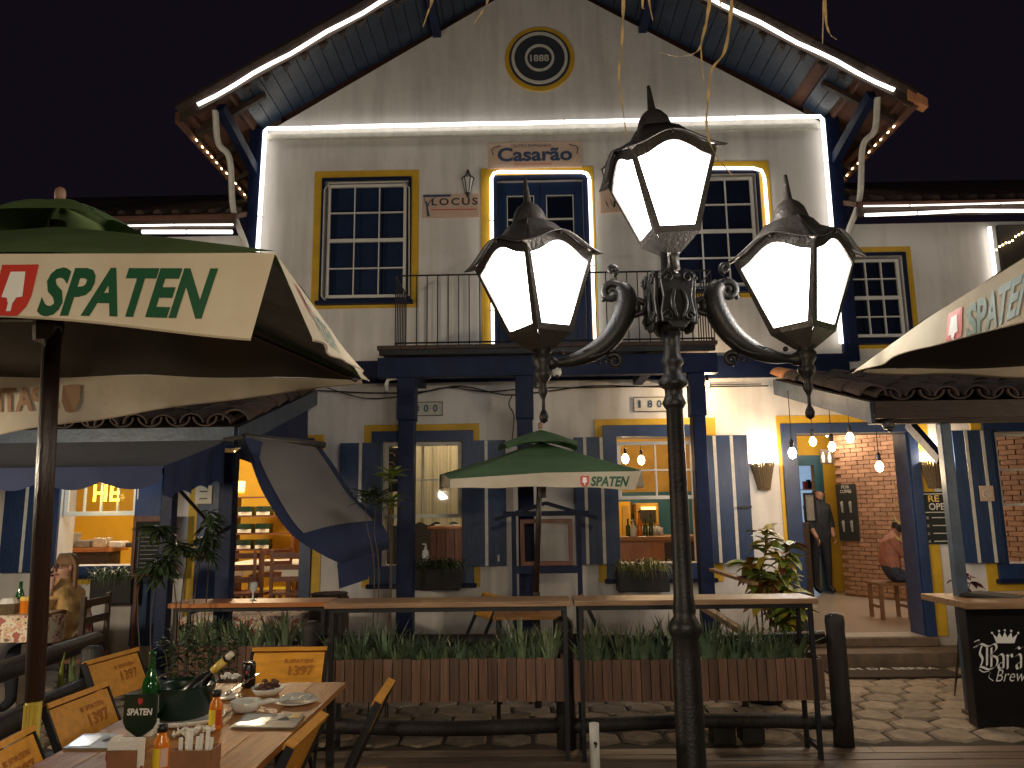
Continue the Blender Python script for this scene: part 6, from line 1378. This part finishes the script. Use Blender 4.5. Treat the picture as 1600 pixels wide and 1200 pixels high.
# tree stump
p=W(515,935,7.2); t=thing('tree_stump','dark fluted tree stump standing left of the balcony post','stump',(p.x,7.2,0)); MB().lathe([(.24,-.02),(.2,.2),(.18,.6),(.175,p.z+.02),(.15,p.z+.0),(.17,p.z+.05),(.12,p.z+.03)],(p.x,7.2,0),18,.1).build('trunk','trunk',t)
# white plastic pipe with a screw
p=W(928,1130,4.3); t=thing('plastic_pipe','short white plastic pipe standing on the deck left of the lamp post','pipe',(p.x,4.3,0)); MB().lathe([(.026,0),(.026,p.z),(.022,p.z),(.022,p.z-.1)],(p.x,4.3,0),16).build('tube','pvc',t,True); MB().tube([(p.x,4.27,p.z-.09),(p.x+.005,4.25,p.z-.09)],.008,6).build('screw','bronze',t); MB().tube([(p.x,4.2,p.z-.09),(p.x,4.272,p.z-.09)],.004,6).build('bolt','bronze',t)
# wooden rail / bench behind the right planter
t=thing('slanted_plank','pale slanted timber handrail behind the right planter by the croton','handrail',W(1130,960,7.2)); MB().bar(W(1100,949,7.0),W(1165,990,6.1),.06,.05).build('rail','benchtop',t,bevel=.005); MB().bar(W(1112,890,7.6),W(1180,912,6.6),.06,.03).build('rail','benchtop',t,bevel=.005)
for px,py,d_ in ((1120,950,7.0),(1158,985,6.2)): x=W(px,py,d_); MB().bar((x.x,d_,0),(x.x,d_,x.z),.04,.04).build('post','darkwood',t)

# ============================================================ THE NEAR TABLE AND WHAT IS ON IT
TZ=.755; tb=thing('wooden_table','long yellowish plank table with dishes in the left foreground','table',(-1.33,3.3,0))
TX0,TX1,TY0,TY1=-1.73,-.93,2.45,4.13
for i in range(5): w=(TX1-TX0)/5; piece('table_plank','tablewood',tb,(TX0+w*(i+.5),(TY0+TY1)/2,TZ-.013),(w-.004,TY1-TY0,.026))
for x in (TX0+.06,TX1-.06):
    piece('apron','iron',tb,(x,(TY0+TY1)/2,TZ-.045),(.03,TY1-TY0-.1,.036))
    for y in (TY0+.1,3.25,3.33,TY1-.07): piece('leg','iron',tb,(x,y,TZ/2-.03),(.035,.035,TZ-.06))
for y in (TY0+.1,TY1-.07): piece('crossbar','iron',tb,((TX0+TX1)/2,y,TZ-.082),(TX1-TX0-.15,.03,.03))
def at(px,py): return Wz(px,py,TZ)
def item(n,l,c,px,py,g=None): p=at(px,py); return thing(n,l,c,p,g),p
# ice bucket
t,p=item('ice_bucket','dark green ice bucket with a wire handle on the near table','bucket',284,1118); p=at(284,1122)
MB().lathe([(.105,.012),(.11,.015),(.132,.135),(.137,.142),(.131,.142),(.125,.125),(.10,.03)],p,28).build('pail','bucket_green',t,True)
MB().tube([p+Vector((.131*cos(a*pi/12)*1.0,-.131*sin(a*pi/12)*.3+.05,.145+.045*sin(a*pi/12))) for a in range(13)],.003,6).build('wire_handle','steel',t)
MB().lathe([(.115,.105),(.118,.107)],p,24).build('melt_water','darkglass',t)
# shield-shaped card
t,p=item('shield_sign','green shield shaped table card with pale SPATEN lettering','table card',219,1150); 
F=flat_fn(p+Vector((-.055,-.02,-.015)),X,Z); sh=[(-.008,.155),(.123,.155),(.123,.05),(.110,.025),(.0575,-.01),(.005,.025),(-.008,.05)]
MB().prism([F(a,c+.02) for a,c in sh],(0,.01,0)).build('shield','bucket_green',t,bevel=.002); put_text('SPATEN',flat_fn(p+Vector((-.055,-.0225,.02)),X,Z),.008,.062,.100,.026,'lettering','print_white',t,off=.04,shear=.1); 
MB().bb(p.x-.045,p.y-.006,p.z,p.x+.045,p.y+.06,p.z+.05).build('foot','ceramic',t)
G=flat_fn(p+Vector((-.055,-.0225,.02)),X,Z); MB().poly([G(.048,.125),G(.068,.125),G(.068,.11),G(.058,.10),G(.048,.11)]).build('shield_mark','print_red',t)
# green bottle behind it
t,p=item('beer_bottle','tall green beer bottle standing behind the shield card','bottle',232,1134); MB().lathe([(.034,0),(.036,.01),(.036,.15),(.030,.18),(.014,.22),(.0135,.28),(.016,.281),(.016,.292),(.012,.292)],p,18).build('glass_body','bottle_green',t,True); MB().lathe([(.0368,.05),(.0368,.12)],p,18).build('label_band','print_white',t)
# sparkling wine bottle leaning in the bucket
bp=at(284,1122); a=bp+Vector((-.03,0,.05)); e=Wz(357,1032,1.02); 
e=bp+Vector((.17,.02,.235)); dv_=(e-a).normalized(); t=thing('sparkling_bottle','dark bottle with a yellow foil neck leaning in the ice bucket','bottle',a); pts=[a,a+dv_*.12,a+dv_*.15,a+dv_*.19,a+dv_*.30]; MB().tube(pts,[.036,.036,.028,.016,.013],14).build('glass_body','bar_black',t,True); MB().tube([a+dv_*.20,a+dv_*.27],.0165,12).build('foil','gold',t,True); MB().tube([a+dv_*.275,a+dv_*.31],.014,10).build('cork','cream_paper',t,True); MB().tube([a+dv_*.268,a+dv_*.278],.017,10).build('neck_ring','bar_black',t)
# can
t,p=item('drink_can','black drinks can standing behind the white bowls','can',388,1074); MB().lathe([(.026,0),(.033,.008),(.033,.11),(.028,.122),(.026,.12),(.026,.118)],p,20).build('can_body','bar_black',t,True); MB().lathe([(.0265,.1185),(.0285,.1235),(.0245,.1205)],p,20).build('rim','steel',t,True); F=lambda a_,c_: p+Vector((.0336*sin(a_/.033),-.0336*cos(a_/.033),c_)); MB().poly([F(-.006,.085),F(.006,.085),F(.006,.072),F(0,.066),F(-.006,.072)]).build('red_mark','print_red',t); MB().poly([F(-.012,.045),F(.012,.045),F(.008,.03),F(-.008,.03)]).build('pale_mark','print_white',t)
# sauces
def sauce(px,py,m,l,lm2):
    t,p=item('sauce_bottle',l,'sauce bottle',px,py,'sauce bottles'); MB().lathe([(.024,0),(.026,.006),(.026,.085),(.024,.10),(.015,.118),(.014,.128)],p,16).build('bottle_body',m,t,True); MB().lathe([(.017,.128),(.017,.150),(.010,.152)],p,14).build('cap','iron',t,True)
    b=MB(); b.grid(lambda u,v:p+Vector((.0266*cos(-pi*.85+u*pi*.45),.0266*sin(-pi*.85+u*pi*.45),.02+.06*v)),8,1); b.build('yellow_label','label_yellow',t); b=MB(); b.grid(lambda u,v:p+Vector((.0266*cos(-pi*.38+u*pi*.3),.0266*sin(-pi*.38+u*pi*.3),.02+.06*v)),8,1); b.build('red_label',lm2,t)
sauce(336,1140,'sauce_orange','orange sauce bottle with a yellow label right of the ice bucket','sauce_red'); sauce(250,1206,'sauce_orange','yellow orange sauce bottle beside the napkin holder','sign_pink')
# tray, bowls, plates
t,p=item('white_tray','white oval tray under the ice bucket','tray',285,1128); MB().lathe([(.13,.0),(.16,.008),(.175,.025),(.17,.027),(.14,.012)],p,28,rx=1.0,ry=.75).build('dish','ceramic',t,True)
t,p=item('soup_bowl','white deep bowl with a short handle beside the menu','bowl',384,1112); MB().lathe([(.035,0),(.055,.01),(.068,.045),(.065,.047),(.05,.014),(.01,.008)],p,24).build('bowl','ceramic',t,True); MB().tube([p+Vector((.06,-.0,.035)),p+Vector((.10,.02,.04)),p+Vector((.125,.03,.038))],[.012,.012,.009],8).build('handle','ceramic',t,True)
b=MB(); b.lathe([(.030,0),(.058,.03),(.056,.032),(.028,.004)],(0,0,0),20); b.T=None
o=b.build('leaning_saucer','ceramic',t,True); o.matrix_local=Matrix.Translation((-.01,.005,.03))@Matrix.Rotation(.7,4,'X')
t,p=item('food_bowl','round bowl with leftover dark food behind the white bowl','bowl',418,1086); MB().lathe([(.05,0),(.08,.035),(.078,.037),(.045,.006)],p,24).build('bowl','ceramic',t,True)
for i in range(16): 
    a=i*2.4; r=.055*math.sqrt(i/16); MB().ball(p+Vector((r*cos(a),r*sin(a),.032+.012*(i%3))),(.016,.012,.010),6).build('food_piece','food',t)
t,p=item('dinner_plate','white oval plate with crumpled foil at the far end of the table','plate',462,1098); MB().lathe([(.06,0),(.10,.012),(.098,.015),(.06,.004)],p,28).build('dish','ceramic',t,True)
b=MB(); rg4=random.Random(2); b.grid(lambda u,v:p+Vector(((u-.5)*.14,(v-.5)*.12,.018+.014*rg4.random()+.012*sin(u*pi)*sin(v*pi))),10,9); b.build('crumpled_foil','foil',t)
t,p=item('knife','steel knife resting across the bowls','knife',378,1080); a=at(360,1098)+Vector((0,0,.05)); e=at(403,1070)+Vector((0,0,.055)); MB().bar(a,e,.016,.003).build('blade','steel',t); MB().tube([a-(e-a).normalized()*.05,a],[.009,.007],8).build('handle','steel',t,True)
t,p=item('round_saucer','small white saucer left of the deep bowl','saucer',352,1092); MB().lathe([(.04,0),(.06,.012),(.058,.014),(.04,.004)],p,22).build('dish','ceramic',t,True)
# menus
def menu(pts,l,n):
    P_=[at(*q)+Vector((0,0,.004)) for q in pts]; t=thing('menu_card',l,'menu',P_[0],'menus on the table'); MB().prism([v-Vector((0,0,.003)) for v in P_],(0,0,.007)).build('cover','menu_grey',t)
    u=P_[1]-P_[0]; v=P_[3]-P_[0]; f=lambda a,c:P_[0]+u*a+v*c+Vector((0,0,.0055)); 
    MB().poly([f(.62,.45),f(.72,.75),f(.84,.45)]).build('triangle_print','print_dark',t); MB().poly([f(.78,.6),f(.95,.6),f(.95,.9),f(.8,.9)]).build('yellow_print','gold',t); MB().poly([f(.05,.1),f(.5,.1),f(.5,.85),f(.05,.85)]).build('pale_print','tissue',t)
menu([(360,1139),(460,1140),(476,1119),(385,1116)],'grey printed menu on the right edge of the table',0); menu([(98,1172),(172,1172),(182,1148),(130,1150)],'dark printed menu on the left edge of the table',1)
# napkins, holders
t,p=item('napkin_holder','wooden napkin holder filled with white napkins','napkin holder',195,1206)
for k in (-1,1): MB().bb(p.x-.05,p.y+k*.026-.003,p.z,p.x+.05,p.y+k*.026+.003,p.z+.075).build('holder_side','boxwood',t)
MB().bb(p.x-.05,p.y-.023,p.z,p.x+.05,p.y+.023,p.z+.008).build('holder_base','boxwood',t)
for i in range(5): piece('napkin','napkin',t,(p.x-.004+i*.002,p.y-.018+i*.009,p.z+.058+.004*(i%2)),(.10,.005,.09))
t,p=item('cutlery_box','wooden box of paper wrapped cutlery at the front of the table','cutlery box',304,1218); c1_=p
for a in (((0,-.04),(.13,.006)),((0,.04),(.13,.006)),((-.065,0),(.006,.074)),((.065,0),(.006,.074))): piece('box_side','boxwood',t,(p.x+a[0][0],p.y+a[0][1],p.z+.05),(a[1][0],a[1][1],.10))
for i in range(7): MB().tube([p+Vector((-.045+i*.015,-.01+.012*(i%2),.01)),p+Vector((-.05+i*.017,-.005+.012*(i%2),.13+.012*(i%3)))],.007,6).build('wrapped_cutlery','napkin',t)
def crumple(px,py,s,l,seed):
    t,p=item('crumpled_napkin',l,'napkin',px,py,'used napkins'); rg5=random.Random(seed); b=MB(); b.grid(lambda u,v:p+Vector(((u-.5)*s+rg5.uniform(-.006,.006),(v-.5)*s*.7,.006+.03*rg5.random()*s/.1)),9,8); b.build('paper','napkin',t)
crumple(292,1152,.10,'crumpled napkin behind the cutlery box',1); crumple(318,1146,.08,'crumpled napkin beside the orange sauce bottle',2); crumple(360,1062,.09,'crumpled napkin left of the black can',3)
t,p=item('perfume_jar','small faceted dark red glass jar left of the napkin holder','jar',178,1192); MB().lathe([(.022,0),(.030,.02),(.026,.05),(.012,.06)],p,8).build('jar_body','redglass',t); MB().ball(p+Vector((0,0,.068)),.012,8).build('stopper','steel',t,True)
# ============================================================ DRY STRAW HANGING FROM A THATCHED PARASOL ABOVE
th=thing('thatch_fringe','dry straw strands hanging into view from a thatched parasol overhead','thatch',W(1000,-80,2.4))
a=W(300,-95,2.4); e=W(1650,-100,2.4); MB().tube(catmull([a,a.lerp(e,.3)+Vector((0,-.05,.05)),a.lerp(e,.7)+Vector((0,-.06,.05)),e],10),[.03+.015*(i%3) for i in range(31)],9).build('thatch_edge','straw',th)
fr_=MB(); rg6=random.Random(4)
for i in range(520):
    u=rg6.random(); p=a.lerp(e,u)+Vector((0,-.05+rg6.uniform(-.09,.07),.05*sin(pi*u)+rg6.uniform(0,.05))); l=rg6.uniform(.05,.11); d_=Vector((rg6.uniform(-.03,.03),rg6.uniform(-.02,.03),-l)); w_=Vector((rg6.uniform(.002,.005),rg6.uniform(-.003,.003),0)); fr_.poly([p-w_,p+w_,p+d_+w_*.4,p+d_-w_*.4])
fr_.build('straw_fringe','straw',th,kind='stuff')
def strand(pts,w=.006,d=2.4):
    P_=catmull([W(x,y,d) for x,y in pts],6); b=MB(); n=len(P_); last=None
    for i,p in enumerate(P_):
        u=i/(n-1); ww=w*(1-.75*u); an=sin(i*.55)*1.1; s=Vector((cos(an),sin(an)*.8,0))*ww; r=(b.av(p-s),b.av(p+s)); 
        if last: b.af((last[0],last[1],r[1],r[0]))
        last=r
    b.build('straw_strand','straw',th,solid=.0008)
for s_ in ([(976,-60),(974,10),(972,60),(967,120),(973,170),(979,212)],[(1008,-60),(1004,5),(1006,14)],[(1010,-60),(1014,0),(1020,32)],[(1112,-60),(1108,10),(1100,50),(1090,80),(1060,88),(1030,82)],[(1110,-60),(1106,20),(1097,60),(1096,90),(1100,130)],[(1146,-60),(1142,20),(1132,80),(1112,110),(1106,160),(1104,195),(1112,230),(1128,255),(1148,278)],
           [(1128,-60),(1126,-5),(1127,14)],[(1290,-60),(1287,10),(1285,68)],[(1291,-60),(1290,20),(1295,50),(1307,62)],[(680,-60),(674,0),(669,18),(661,42)],[(765,-60),(762,0),(752,20),(740,38)],[(678,-50),(676,0),(672,12)]): strand(s_, .0064 if len(s_)<6 else .0078)
